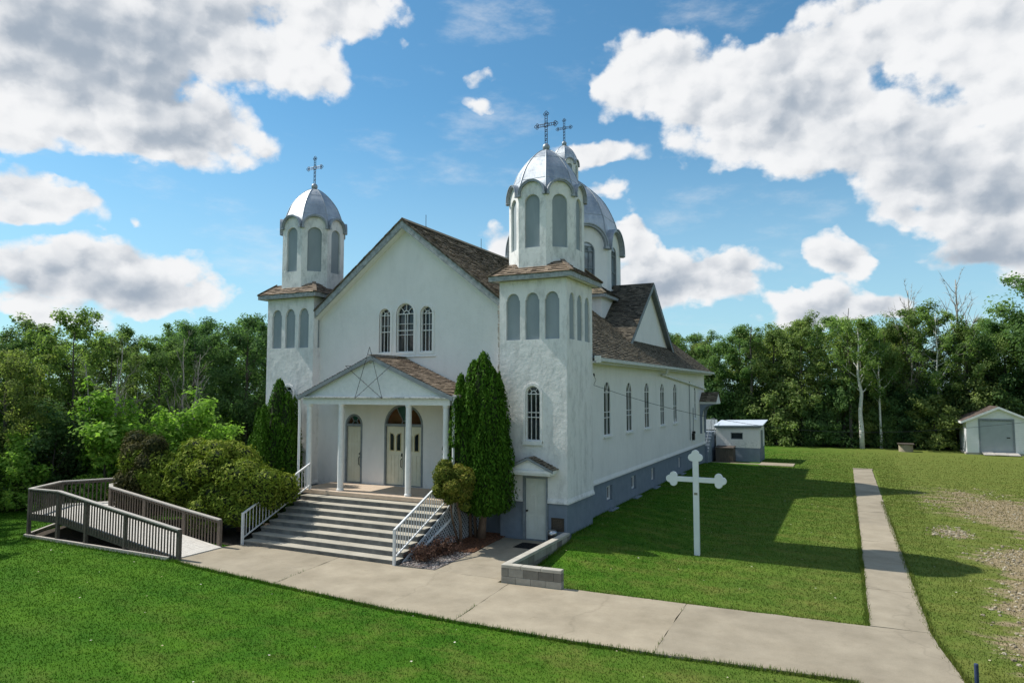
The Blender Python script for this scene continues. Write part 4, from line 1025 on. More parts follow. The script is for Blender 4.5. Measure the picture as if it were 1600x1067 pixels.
mb = MB(); mb.prism([(-.2, 28.34, .965), (1.06, 28.34, .965), (1.06, 29.45, 1.03), (-.2, 29.45, 1.03)], (0, 0, .045)); mb.build('lid', BW, bx, bevel=.006)
rs_ = empty('rear_steps', (-1, 27.5, 0), 'blue painted steps with pipe rails climbing to the rear door landing', 'steps')
mb = MB(); zt = 2.05
for k in range(10):
    y = 26.2 + k * .27; mb.box(-1.55, -.42, y, 30.4 - .001 * k, (-.05 if k == 0 else .205 * k), .205 * (k + 1))
mb.build('step_flight', PLINTH, rs_, bevel=.01)
mb = MB()
for x in (-1.48, -.50):
    mb.tube([(x, 26.3, .0), (x, 26.3, 1.0), (x, 28.9, 2.95), (x, 30.2, 2.95), (x, 30.2, 2.05)], .02, 6); mb.tube([(x, 27.6, 1.0), (x, 27.6, 1.97)], .018, 6); mb.tube([(x, 28.9, 2.0), (x, 28.9, 2.95)], .018, 6)
mb.build('pipe_rail', GREYTRIM, rs_)
mb = MB(); mb.box(-1.7, -.35, 30.42, 30.5, 2.12, 2.85); mb.build('landing_panel', TRIM, rs_)

# ------------------------------------------------------------------ garden shed
sh = empty('garden_shed', (18.6, 45.2, 0), 'white sided shed with a grey roll-up door and brown gable roof', 'shed')
x0, x1, y0, y1 = 16.5, 20.75, 43.2, 47.4; ze, za = 2.72, 3.72; xm = (x0 + x1) / 2
def m_siding():
    m, nt, bs = nodes('lap_siding'); p = pos(nt)
    s = nd(nt, 'ShaderNodeSeparateXYZ'); nt.links.new(p, s.inputs[0]); f = mth(nt, 'FRACT', mth(nt, 'MULTIPLY', s.outputs[2], 7.5))
    nt.links.new(ramp(nt, nz(nt, p, 2, 5), [(.3, (.78, .80, .86)), (.7, (.86, .87, .92))]), bs.inputs['Base Color']); bs.inputs['Roughness'].default_value = .5
    bump(nt, bs, f, 1.0, .02); return m
SIDING = m_siding()
SF = PL((0, y0, 0), (1, 0, 0)); D = [(17.42, .16), (19.5, .16), (19.5, 2.62), (17.42, 2.62)]
gz_ = [(x0, .12), (x1, .12), (x1, ze), (xm, za - .06), (x0, ze)]
mb = MB(); mb.panel(SF, gz_, [D], 0, .12); mb.panel(PL((0, y1, 0), (-1, 0, 0)), [(-x1, .12), (-x0, .12), (-x0, ze), (-xm, za - .06), (-x1, ze)])
mb.panel(PL((x0, 0, 0), (0, -1, 0)), [(-y1, .12), (-y0, .12), (-y0, ze), (-y1, ze)]); mb.panel(PL((x1, 0, 0), (0, 1, 0)), [(y0, .12), (y1, .12), (y1, ze), (y0, ze)])
mb.build('wall', SIDING, sh)
mb = MB(); BR = m_shingle('brown_asphalt', (.085, .068, .06), (.175, .14, .125))
xe0, xe1 = x0 - .35, x1 + .35; zeave = za - (za - ze) * (xm - xe0) / (xm - x0)
shingles(mb, (xe1, y0 - .3, zeave), (xe1, y1 + .3, zeave), (xm, y1 + .3, za), (xm, y0 - .3, za), .14, .3, .012); shingles(mb, (xe0, y1 + .3, zeave), (xe0, y0 - .3, zeave), (xm, y0 - .3, za), (xm, y1 + .3, za), .14, .3, .012)
mb.build('roof', BR, sh)
mb = MB()
for s, xe in ((1, xe1), (-1, xe0)):
    for yy in (y0 - .31, y1 + .27):
        p, q = Vector((xm, yy, za - .008)), Vector((xe, yy, zeave - .008)); h_ = Vector((0, 0, -.17)); mb.prism([p, q, q + h_, p + h_], (0, .04, 0))
    mb.box(xe - .02, xe + .02, y0 - .27, y1 + .27, zeave - .17, zeave - .01)
    mb.prism([(xm, y0 - .27, za - .03), (xe, y0 - .27, zeave - .03), (xe, y0 - .27, zeave - .07), (xm, y0 - .27, za - .07)], (0, y1 - y0 + .54, 0))
mb.build('fascia', TRIM, sh)
mb = MB(); SG = simple('door_grey', (.36, .40, .42), (.42, .46, .48), 2, .45, .2, .05, .003)
for k in range(30): z = .17 + k * .081; mb.slab(SF, [(17.42, z), (19.5, z), (19.5, z + .06), (17.42, z + .06)], -.10, -.05); mb.slab(SF, [(17.42, z + .06), (19.5, z + .06), (19.5, z + .081), (17.42, z + .081)], -.10, -.07)
rd = mb.build('roll_up_door', SG, sh); mb = MB(); mb.box(19.1, 19.32, y0 + .02, y0 + .05, 1.28, 1.36); mb.build('latch', BLACK, rd)
mb = MB(); mb.ring(SF, [(17.30, .12), (19.62, .12), (19.62, 2.76), (17.30, 2.76)], D, -.02, .03); mb.build('door_trim', GREYTRIM, sh)
mb = MB(); mb.box(x0 + .02, x1 - .02, y0 + .03, y1 - .02, -.05, .12); mb.box(x0 - .12, x0 - .02, y0 - .1, y1 - .3, -.02, .12); mb.build('skid_timber', WOODL, sh)
bd = empty('door_boards', (18.5, 42.7, 0), 'grey planks laid on the grass in front of the shed door', 'planks')
for k in range(3):
    q = MB(); q.prism([(17.45 + k * .78, 42.15, .03 + .02 * (k % 2)), (17.45 + k * .78 + .74, 42.1, .04), (17.45 + k * .78 + .74, 43.15, .15), (17.45 + k * .78, 43.15, .14)], (0, 0, .04)); q.build('plank', WOODL, bd)
# concrete well ring
we = empty('well_ring', (12.35, 43.6, 0), 'round concrete well ring with a brown wooden lid on the grass', 'well')
mb = MB(); mb.lathe([(.52, -.05), (.52, .56), (.50, .58)], (12.35, 43.6, 0), 28); mb.build('concrete_ring', CONC, we)
mb = MB()
for k in range(7): mb.box(12.35 - .58 + k * .167, 12.35 - .58 + k * .167 + .16, 43.03, 44.17, .585, .645)
mb.build('lid', BW, we)
# power cable from the tower along the nave and across to the far side
a, b, c = Vector((.02, 2.62, 5.32)), Vector((-.05, 24.0, 3.85)), None
cab = MB(); A_ = Vector((.01, 2.60, 5.17)); B_ = Vector((24.0, 30.0, 3.55)); Pth = []
for i in range(31):
    t = i / 30; p = A_.lerp(B_, t); p.z -= 1.75 * 6.75 * t * (1 - t) ** 2 * .82; Pth.append(p)
cab.tube([(.01, 2.60, 5.6), (.03, 2.62, 5.5)], .03, 6)
cab.tube([(.02, 2.61, 5.5), (.1, 2.6, 5.35), (.04, 2.6, 5.25), (.01, 2.60, 5.17)] + Pth[1:], .008, 5)
tag(cab.build('power_cable', BLACK), 'thin dark cable sagging from the near tower across the yard', 'cable')
mb = MB(); mb.tube([(10.12, -6.70, -.1), (10.12, -6.70, .32)], .035, 10); mb.lathe([(.036, 0), (.03, .015), (.01, .02)], (10.12, -6.7, .32), 10)
tag(mb.build('marker_stake', simple('blue_paint', (.02, .035, .085), (.03, .05, .12), 8, .5)), 'short blue stake in the grass at the end of the walk', 'stake')

# ------------------------------------------------------------------ ground
def sstep(x, a, b):
    t = np.clip((x - a) / (b - a), 0, 1); return t * t * (3 - 2 * t)
def ground_h(x, y):
    x = np.asarray(x, float); y = np.asarray(y, float)
    h = .26 * (1 - sstep(x, .2, 3.9)) * sstep(y, -4.5, .2) * (1 - sstep(y, 24, 29))
    return np.where((x < .2) & (y < .2), 0, np.where(x < -1, 0, h))
WOODS = [(-16, -40), (-24, -22), (-24.5, -8), (-24, -2), (-25.5, 5), (-26, 11), (-27, 18), (-27, 26), (-25, 34), (-20, 42), (-11, 46), (-4, 47), (4, 47), (10, 47.5), (16, 50), (22, 49), (30, 46), (40, 38), (52, 24), (58, 6), (58, -16)]
DIRT = [(13.1, 16.0, 1.6, 3.2), (14.3, 12.0, 1.4, 2.5), (12.7, 4.3, .9, 1.1), (13.6, 2.6, 1.2, 1.6), (12.6, -.3, .9, 1.4), (12.9, -3.0, 1.3, 2.2), (11.9, -4.6, .9, 1.0), (14.2, -1.0, 1.6, 3.5), (16.5, 7, 2, 6), (11.4, 7.8, .5, .8)]
def grass_col(nt, blade=False):
    p = pos(nt)
    a = nz(nt, p, .28, 6, .68); b = nz(nt, p, 2.2, 6, .65); f = nz(nt, p, 22, 4, .7)
    base = ramp(nt, a, [(.3, (.034, .118, .008)), (.7, (.070, .165, .012))])
    base = mixc(nt, .75, base, ramp(nt, b, [(.3, (.68, .78, .66)), (.72, (1.42, 1.22, 1.25))]), 'MULTIPLY')
    if not blade: base = mixc(nt, .8, base, ramp(nt, f, [(.3, (.75, .78, .72)), (.7, (1.18, 1.15, 1.1))]), 'MULTIPLY')
    s = nd(nt, 'ShaderNodeSeparateXYZ'); nt.links.new(p, s.inputs[0])
    # drier, yellower turf towards the yard on the right; thin stripes left by the mower
    dry = nd(nt, 'ShaderNodeMapRange'); nt.links.new(mth(nt, 'MULTIPLY_ADD', mth(nt, 'SUBTRACT', b, .5), 7.0, s.outputs[0]), dry.inputs[0])
    dry.inputs['From Min'].default_value = 1.0; dry.inputs['From Max'].default_value = 12.0; dry.inputs['To Max'].default_value = .85
    col = mixc(nt, dry.outputs[0], base, mixc(nt, b, (.105, .155, .026), (.200, .200, .058)))
    pt = ramp(nt, nz(nt, p, .75, 7, .7, (1, 1.6, 1)), [(.48, (0, 0, 0)), (.66, (1, 1, 1))]); xr = nd(nt, 'ShaderNodeMapRange'); nt.links.new(s.outputs[0], xr.inputs[0]); xr.inputs['From Min'].default_value = -8; xr.inputs['From Max'].default_value = 5; xr.inputs['To Min'].default_value = .15; xr.inputs['To Max'].default_value = .8
    col = mixc(nt, mth(nt, 'MULTIPLY', pt, xr.outputs[0]), col, (.142, .158, .036, 1))
    st = mth(nt, 'SINE', mth(nt, 'MULTIPLY', mth(nt, 'ADD', s.outputs[1], mth(nt, 'MULTIPLY', s.outputs[0], .12)), 5.2))
    col = mixc(nt, .5, col, ramp(nt, mth(nt, 'MULTIPLY_ADD', st, .5, .5), [(.2, (.84, .88, .82)), (.8, (1.12, 1.09, 1.10))]), 'MULTIPLY')
    d = None
    for (x, y, rx, ry) in DIRT:
        g = nd(nt, 'ShaderNodeTexGradient'); g.gradient_type = 'SPHERICAL'; g.texture_mapping.vector_type = 'POINT'
        g.texture_mapping.scale = (1 / (rx * 2.1), 1 / (ry * 2.1), .01); g.texture_mapping.translation = (-x / (rx * 2.1), -y / (ry * 2.1), 0)
        nt.links.new(p, g.inputs[0]); d = g.outputs['Fac'] if d is None else mth(nt, 'ADD', d, g.outputs['Fac'])
    dn = nz(nt, p, 1.1, 9, .74, (.6, 1.6, 1)); m = mth(nt, 'MINIMUM', mth(nt, 'ADD', d, mth(nt, 'MULTIPLY', mth(nt, 'SUBTRACT', dn, .5), 5.0)), mth(nt, 'MULTIPLY', d, 5.0))
    msk = ramp(nt, m, [(.42, (0, 0, 0)), (.85, (1, 1, 1))])
    return p, col, msk, f, b
def m_ground():
    m, nt, bs = nodes('lawn'); p, col, msk, f, b = grass_col(nt)
    soil = mixc(nt, f, (.22, .18, .105), (.44, .365, .24)); peb = ramp(nt, nz(nt, p, 9, 8, .8), [(.5, (.75, .72, .68)), (.66, (1.35, 1.3, 1.2))]); soil = mixc(nt, .8, soil, peb, 'MULTIPLY')
    nt.links.new(mixc(nt, msk, col, soil), bs.inputs['Base Color']); bs.inputs['Roughness'].default_value = 1; bs.inputs['Specular IOR Level'].default_value = .1
    b1 = bump(nt, bs, b, .6, .06); bump(nt, bs, f, .9, .03, b1); return m
def m_blade():
    m, nt, bs = nodes('grass_blades'); p, col, msk, f, b = grass_col(nt, True)
    a = nd(nt, 'ShaderNodeAttribute', attribute_name='tint')
    col = mixc(nt, 1.0, col, ramp(nt, a.outputs['Fac'], [(0, (.85, .92, .8)), (.6, (1.1, 1.08, 1.05)), (1, (1.5, 1.35, 1.25))]), 'MULTIPLY')
    straw = mixc(nt, mth(nt, 'MULTIPLY', msk, .8), col, (.22, .185, .10, 1))
    nt.links.new(straw, bs.inputs['Base Color']); bs.inputs['Roughness'].default_value = .7; bs.inputs['Specular IOR Level'].default_value = .15
    tl = nd(nt, 'ShaderNodeBsdfTranslucent'); nt.links.new(straw, tl.inputs[0]); mx = nd(nt, 'ShaderNodeMixShader'); mx.inputs[0].default_value = .3
    nt.links.new(bs.outputs[0], mx.inputs[1]); nt.links.new(tl.outputs[0], mx.inputs[2]); nt.links.new(mx.outputs[0], nt.nodes['Material Output'].inputs[0]); return m
GRND = m_ground()
xs = np.unique(np.concatenate([np.linspace(-600, -40, 20), np.linspace(-40, -2, 39), np.array([-1.001, -.999, .199, .201]), np.linspace(-.5, 5, 23), np.linspace(6, 40, 30), np.linspace(50, 600, 20)]))
ys = np.unique(np.concatenate([np.linspace(-600, -30, 20), np.linspace(-30, -6, 13), np.linspace(-5, 30, 71), np.linspace(32, 60, 15), np.linspace(80, 700, 20)]))
X, Y = np.meshgrid(xs, ys); Z = ground_h(X, Y) - .012
v = np.stack([X.ravel(), Y.ravel(), Z.ravel()], 1); nx = len(xs)
idx = np.arange(len(ys) - 1)[:, None] * nx + np.arange(nx - 1)[None, :]
fc = np.stack([idx, idx + 1, idx + 1 + nx, idx + nx], -1).reshape(-1, 4)
me = bpy.data.meshes.new('ground'); me.from_pydata(v.tolist(), [], fc.tolist()); me.materials.append(GRND); me.polygons.foreach_set('use_smooth', [True] * len(fc))
tag(link(bpy.data.objects.new('ground', me)), kind='structure')
# concrete walk in poured bays, and the long path up the yard
ZC = .03
WALK = [
    [(-9.75, -7.0), (-8.63, -7.21), (-5.16, -7.56), (-5.47, -4.655), (-9.42, -4.655), (-9.75, -5.3)],
    [(-5.14, -7.56), (-1.37, -7.90), (.47, -7.93), (.30, -4.92), (-.02, -4.92), (-.02, -4.655), (-5.45, -4.655)],
    [(-2.12, -4.64), (-.02, -4.64), (.05, -.02), (-2.33, -.02), (-2.15, -2.41)],
    [(.49, -7.93), (3.31, -7.93), (4.82, -7.86), (4.75, -4.56), (1.74, -4.66), (1.74, -4.84), (.32, -4.93)],
    [(4.84, -7.86), (8.25, -7.52), (8.45, -7.72), (10.02, -7.6), (9.66, -4.3), (8.57, -4.38), (4.77, -4.56)],
    [(8.45, -7.74), (8.55, -11), (8.4, -16), (8.0, -26), (10.2, -26), (10.35, -16), (10.2, -11), (10.02, -7.62)],
]
mb = MB(); TN = [.45, .62, .4, .7, .35, .5]
def ragged(poly):
    out = []
    for i in range(len(poly)):
        a, b = Vector(poly[i]), Vector(poly[(i + 1) % len(poly)]); L_ = (b - a).length; n = max(1, int(L_ / .35)); q = Vector((-(b - a).y, (b - a).x)).normalized()
        for k in range(n): out.append(a.lerp(b, k / n) + (q * random.uniform(-.018, .018) if k else Vector((0, 0))))
    return out
for wi, poly in enumerate(WALK):
    P_ = ragged(poly); tri = tessellate_polygon([[Vector((p.x, p.y, 0)) for p in P_]])
    mb.mesh([(p.x, p.y, ZC) for p in P_], [tuple(t) for t in tri], TN[wi])
    for i in range(len(P_)): a, b = P_[i], P_[(i + 1) % len(P_)]; mb.face([(a.x, a.y, ZC), (b.x, b.y, ZC), (b.x, b.y, -.06), (a.x, a.y, -.06)])
tag(mb.build('sidewalk', CONC), kind='structure')
mb = MB(); y = -4.33; k = 0
while y < 27.5:
    y2 = min(27.6, y + 3.05); f = lambda yy: (yy + 4.33) / 31.9
    xl = lambda yy: 8.57 - .16 * f(yy); xr = lambda yy: 9.66 - .20 * f(yy)
    P_ = ragged([(xl(y), y), (xr(y), y + .05), (xr(y2), y2 - .02 + .05), (xl(y2), y2 - .02)]); z = ZC - .002 + .003 * (k % 2)
    tri = tessellate_polygon([[Vector((p.x, p.y, 0)) for p in P_]]); mb.mesh([(p.x, p.y, z) for p in P_], [tuple(t) for t in tri], random.uniform(.3, .7))
    for i in range(len(P_)): a, b = P_[i], P_[(i + 1) % len(P_)]; mb.face([(a.x, a.y, z), (b.x, b.y, z), (b.x, b.y, -.06), (a.x, a.y, -.06)])
    y = y2; k += 1
mb.box(8.38, 9.50, 27.62, 27.95, -.05, .05)
tag(mb.build('path', CONC), kind='structure')
mb = MB(); mb.box(2.75, 4.9, 27.6, 29.4, -.05, .02); mb.box(-.5, 2.75, 27.9, 28.3, -.05, .02); tag(mb.build('concrete_pad', CONC), kind='structure')
SOIL = simple('dark_soil', (.03, .024, .018), (.075, .06, .045), 9, 1, 0, .8, .03)
mb = MB(); mb.prism([(-15.0, -4.6, 0), (-9.5, -4.9, 0), (-9.5, .3, 0), (-15.0, .3, 0)], (0, 0, .012)); mb.prism([(-17.2, -6.9, -.01), (-10.6, -6.9, -.01), (-10.6, -5.4, -.01), (-17.9, -5.2, -.01)], (0, 0, .014))
tag(mb.build('soil_bed', SOIL), kind='structure')
MULCH = simple('bark_mulch', (.07, .028, .014), (.20, .09, .045), 24, 1, 0, 1, .03)
mb = MB(); mb.prism([(-3.37, -2.6, 0), (-2.15, -2.41, 0), (-2.33, -.05, 0), (-2.5, .38, 0), (-3.37, .38, 0)], (0, 0, .06)); tag(mb.build('mulch_bed', MULCH), kind='structure')
GRAV = simple('gravel', (.10, .085, .075), (.32, .28, .25), 30, 1, 0, 1, .02)
mb = MB(); mb.prism([(-3.37, -4.6, 0), (-2.14, -4.62, 0), (-2.15, -2.43, 0), (-3.37, -2.62, 0)], (0, 0, .035)); tag(mb.build('gravel_bed', GRAV), kind='structure')
def pebbles(n, poly_fn, zf, size, mat, name):
    mb = MB(); c = 0
    while c < n:
        x, y = poly_fn()
        s = random.uniform(*size); a = random.uniform(0, 6.28); k = len(mb.v); z = zf
        for (r, h) in ((1, .15), (.75, .75)):
            for j in range(5): t = a + j * 1.2566; q = s * r * random.uniform(.8, 1.2); mb.v.append((x + q * math.cos(t), y + q * math.sin(t) * .8, z + s * h))
        tn = random.random()
        for j in range(5): j2 = (j + 1) % 5; mb.f.append((k + j, k + j2, k + 5 + j2, k + 5 + j)); mb.t.append(tn)
        mb.f.append(tuple(k + 5 + j for j in range(5))); mb.t.append(tn); c += 1
    return tag(mb.build(name, mat), kind='stuff')
def m_tinted(name, stops, rough=.9):
    m, nt, bs = nodes(name); a = nd(nt, 'ShaderNodeAttribute', attribute_name='tint'); c = ramp(nt, a.outputs['Fac'], stops)
    c = mixc(nt, .6, c, ramp(nt, nz(nt, pos(nt), 30, 4), [(.3, (.75, .75, .75)), (.7, (1.15, 1.15, 1.15))]), 'MULTIPLY')
    nt.links.new(c, bs.inputs['Base Color']); bs.inputs['Roughness'].default_value = rough; return m
pebbles(1700, lambda: (random.uniform(-3.34, -2.16), random.uniform(-4.58, -2.45)), .03, (.012, .038), m_tinted('pebble_stone', [(0, (.10, .085, .08)), (.5, (.25, .2, .18)), (1, (.48, .45, .42))]), 'pebbles')
pebbles(1500, lambda: (random.uniform(-3.34, -2.22), random.uniform(-2.6, .33)), .055, (.012, .03), m_tinted('bark_chip', [(0, (.06, .025, .012)), (1, (.24, .11, .055))]), 'bark_chips')
# grass blades standing on the lawn in view
def in_poly(px, py, poly):
    r = np.zeros(len(px), bool); j = len(poly) - 1
    for i in range(len(poly)):
        xi, yi = poly[i]; xj, yj = poly[j]
        with np.errstate(divide='ignore', invalid='ignore'):
            c = ((yi > py) != (yj > py)) & (px < (xj - xi) * (py - yi) / (yj - yi + 1e-12) + xi)
        r ^= c; j = i
    return r
def lawn_mask(x, y, grow=0.):
    bad = np.zeros(len(x), bool)
    for poly in WALK: bad |= in_poly(x, y, poly)
    bad |= (x > 8.53 - grow) & (x < 9.62 + grow) & (y > -4.5) & (y < 27.9)
    bad |= (x > -13.5) & (x < -.32) & (y > 0) & (y < 25.8)
    bad |= (x > -2.6) & (x < .04) & (y > -.05) & (y < 2.6)
    bad |= (x > -10) & (x < .05) & (y > -4.9) & (y < .5)
    bad |= (x > .02) & (x < .29) & (y > -4.95) & (y < -.4)
    bad |= (x > .02) & (x < 1.76) & (y > -4.95) & (y < -4.61)
    bad |= (x > -15) & (x < -9.4) & (y > -4.6) & (y < .3)
    bad |= in_poly(x, y, [(-17.2, -6.95), (-9.8, -6.95), (-9.8, -5.3), (-17.9, -5.2)])
    bad |= (x > -2) & (x < 2.8) & (y > 26) & (y < 33) | (x > 2.7) & (x < 4.95) & (y > 27.5) & (y < 29.5)
    bad |= (x > 16.3) & (x < 21) & (y > 42) & (y < 48)
    return ~bad
def scatter(n, rmin, rmax, a0, a1, power):
    u = RNG.random(n); r = (rmin ** power + u * (rmax ** power - rmin ** power)) ** (1 / power)
    a = np.radians(RNG.uniform(a0, a1, n)); return CAM.x + r * np.sin(a), CAM.y + r * np.cos(a), r
def blades_mesh(x, y, h, w, name, mat, lean=.35):
    n = len(x); a = RNG.uniform(0, 2 * np.pi, n); z = ground_h(x, y) - .015
    ca, sa = np.cos(a), np.sin(a); b = RNG.uniform(0, 2 * np.pi, n); le = h * RNG.uniform(.05, lean, n)
    v = np.empty((n, 3, 3)); v[:, 0] = np.stack([x - ca * w, y - sa * w, z], 1); v[:, 1] = np.stack([x + ca * w, y + sa * w, z], 1)
    v[:, 2] = np.stack([x + np.cos(b) * le, y + np.sin(b) * le, z + h], 1)
    me = bpy.data.meshes.new(name); me.vertices.add(n * 3); me.vertices.foreach_set('co', v.ravel())
    me.loops.add(n * 3); me.loops.foreach_set('vertex_index', np.arange(n * 3)); me.polygons.add(n); me.polygons.foreach_set('loop_start', np.arange(n) * 3); me.polygons.foreach_set('loop_total', np.full(n, 3))
    at = me.attributes.new('tint', 'FLOAT', 'FACE'); at.data.foreach_set('value', np.clip(RNG.normal(.5, .22, n), 0, 1)); me.materials.append(mat); me.update(); me.validate()
    return tag(link(bpy.data.objects.new(name, me)), kind='stuff')
BLADE = m_blade()
x, y, r = scatter(980000, 8, 62, -86, 28, 1.05)
ok = lawn_mask(x, y); x, y, r = x[ok], y[ok], r[ok]
keep = RNG.random(len(x)) < np.where(x > 11, .55, 1) * np.clip((64 - r) / 26, .05, 1); x, y, r = x[keep], y[keep], r[keep]
blades_mesh(x, y, RNG.uniform(.015, .038, len(x)) * (1 + .012 * r), (.0034 + .00045 * r) * RNG.uniform(.7, 1.3, len(x)), 'lawn_grass', BLADE)
# longer uncut grass along the concrete edges and the foot of the walls
EX, EY = [], []
def along(pts, n, spread):
    for a, b in zip(pts, pts[1:]):
        L_ = math.dist(a, b); k = int(n * L_); t = RNG.random(k); EX.append(a[0] + (b[0] - a[0]) * t + RNG.normal(0, spread, k)); EY.append(a[1] + (b[1] - a[1]) * t + RNG.normal(0, spread, k))
along([(-9.6, -7.06), (-8.63, -7.24), (-5.16, -7.6), (-1.37, -7.95), (3.31, -7.98), (8.25, -7.57), (8.45, -7.8), (8.5, -11)], 330, .035)
along([(1.78, -4.62), (4.75, -4.53), (8.53, -4.35), (8.38, 20)], 190, .03); along([(10.07, -7.6), (9.68, -4.2), (9.5, 14)], 200, .04); along([(.31, -4.5), (.31, -.5)], 160, .03); along([(.07, 0), (.07, 2.55)], 100, .03); along([(-.28, 2.6), (-.28, 24)], 60, .03)
along([(.485, -7.95), (.40, -6.8)], 60, .012); along([(4.83, -7.88), (4.80, -7.0)], 60, .012); along([(4.77, -5.2), (4.755, -4.6)], 50, .012); along([(-5.15, -7.6), (-5.3, -6.2)], 35, .01)
along([(-9.6, -7.1), (-17, -7.15), (-18.4, -5.2)], 160, .05)
x, y = np.concatenate(EX), np.concatenate(EY); ok = ~((y > -8.2) & (y < -4.4) & (x > -9.5) & (x < 8.4) & (~lawn_mask(x, y)) & (RNG.random(len(x)) < .6)); x, y = x[ok], y[ok]
blades_mesh(x, y, RNG.uniform(.05, .13, len(x)), RNG.uniform(.006, .012, len(x)), 'edge_grass', BLADE, .7)
def dirt_pt():
    while True:
        x0, y0, rx, ry = random.choice(DIRT); x, y = random.gauss(x0, rx * .8), random.gauss(y0, ry * .8)
        if x > 10.6 and (x - x0) ** 2 / rx ** 2 + (y - y0) ** 2 / ry ** 2 < 2.6: return x, y
pebbles(2200, dirt_pt, -.012, (.012, .05), m_tinted('yard_stone', [(0, (.20, .165, .11)), (.6, (.38, .325, .23)), (1, (.54, .48, .37))]), 'yard_stones')
# white clover flecks and fallen leaves
x, y, r = scatter(900, 10, 40, -62, 14, 1.2); ok = lawn_mask(x, y); x, y = x[ok][:160], y[ok][:160]
mb = MB()
for a, b in zip(x, y):
    s = random.uniform(.012, .03); t = random.uniform(0, 3.14); z = float(ground_h(a, b)) + .05
    mb.face([(a + s * math.cos(t + q), b + s * math.sin(t + q), z + random.uniform(0, .015)) for q in (0, 1.57, 3.14, 4.71)], random.random())
tag(mb.build('fallen_leaves', m_tinted('dry_leaf', [(0, (.35, .27, .12)), (.5, (.5, .45, .3)), (1, (.7, .68, .6))])), kind='stuff')

# ------------------------------------------------------------------ foliage
def m_leaf(name, dark, mid, light, trans=.5, var=.22, rough=.8):
    m, nt, bs = nodes(name); a = nd(nt, 'ShaderNodeAttribute', attribute_name='tint'); oi = nt.nodes.new('ShaderNodeObjectInfo')
    c = ramp(nt, a.outputs['Fac'], [(0, dark), (.55, mid), (1, light)])
    c = mixc(nt, 1.0, c, ramp(nt, oi.outputs['Random'], [(0, (1 - var, 1 - var * .7, 1 - var)), (.5, (1, 1, 1)), (1, (1 + var * 1.2, 1 + var * .6, 1 - var * .2))]), 'MULTIPLY')
    nt.links.new(c, bs.inputs['Base Color']); bs.inputs['Roughness'].default_value = rough; bs.inputs['Specular IOR Level'].default_value = .12
    tl = nd(nt, 'ShaderNodeBsdfTranslucent'); nt.links.new(mixc(nt, 1., c, (1.1, 1.25, .7, 1), 'MULTIPLY'), tl.inputs[0]); mx = nd(nt, 'ShaderNodeMixShader'); mx.inputs[0].default_value = trans
    nt.links.new(bs.outputs[0], mx.inputs[1]); nt.links.new(tl.outputs[0], mx.inputs[2]); nt.links.new(mx.outputs[0], nt.nodes['Material Output'].inputs[0]); return m
def leaves(name, P, Nrm, size, mat, aspect=.55, tint=None, up=None):
    """many small pointed leaves as one mesh"""
    n = len(P); Nrm = Nrm / (np.linalg.norm(Nrm, axis=1, keepdims=True) + 1e-9)
    a = RNG.normal(size=(n, 3)) if up is None else up + RNG.normal(size=(n, 3)) * .35
    T = a - Nrm * (a * Nrm).sum(1, keepdims=True); T /= np.linalg.norm(T, axis=1, keepdims=True) + 1e-9; B = np.cross(Nrm, T)
    s = size[:, None]; v = np.empty((n, 4, 3))
    v[:, 0] = P - T * s * .5; v[:, 1] = P + B * s * .5 * aspect + Nrm * s * .08 - T * s * .06; v[:, 2] = P + T * s * .5 - Nrm * s * .06; v[:, 3] = P - B * s * .5 * aspect + Nrm * s * .08 - T * s * .06
    me = bpy.data.meshes.new(name); me.vertices.add(n * 4); me.vertices.foreach_set('co', v.ravel()); me.loops.add(n * 4); me.loops.foreach_set('vertex_index', np.arange(n * 4))
    me.polygons.add(n); me.polygons.foreach_set('loop_start', np.arange(n) * 4); me.polygons.foreach_set('loop_total', np.full(n, 4))
    t = np.clip(RNG.normal(.45, .2, n), 0, 1) if tint is None else np.clip(tint, 0, 1)
    at = me.attributes.new('tint', 'FLOAT', 'FACE'); at.data.foreach_set('value', t); me.materials.append(mat); me.update(); me.validate(); return me
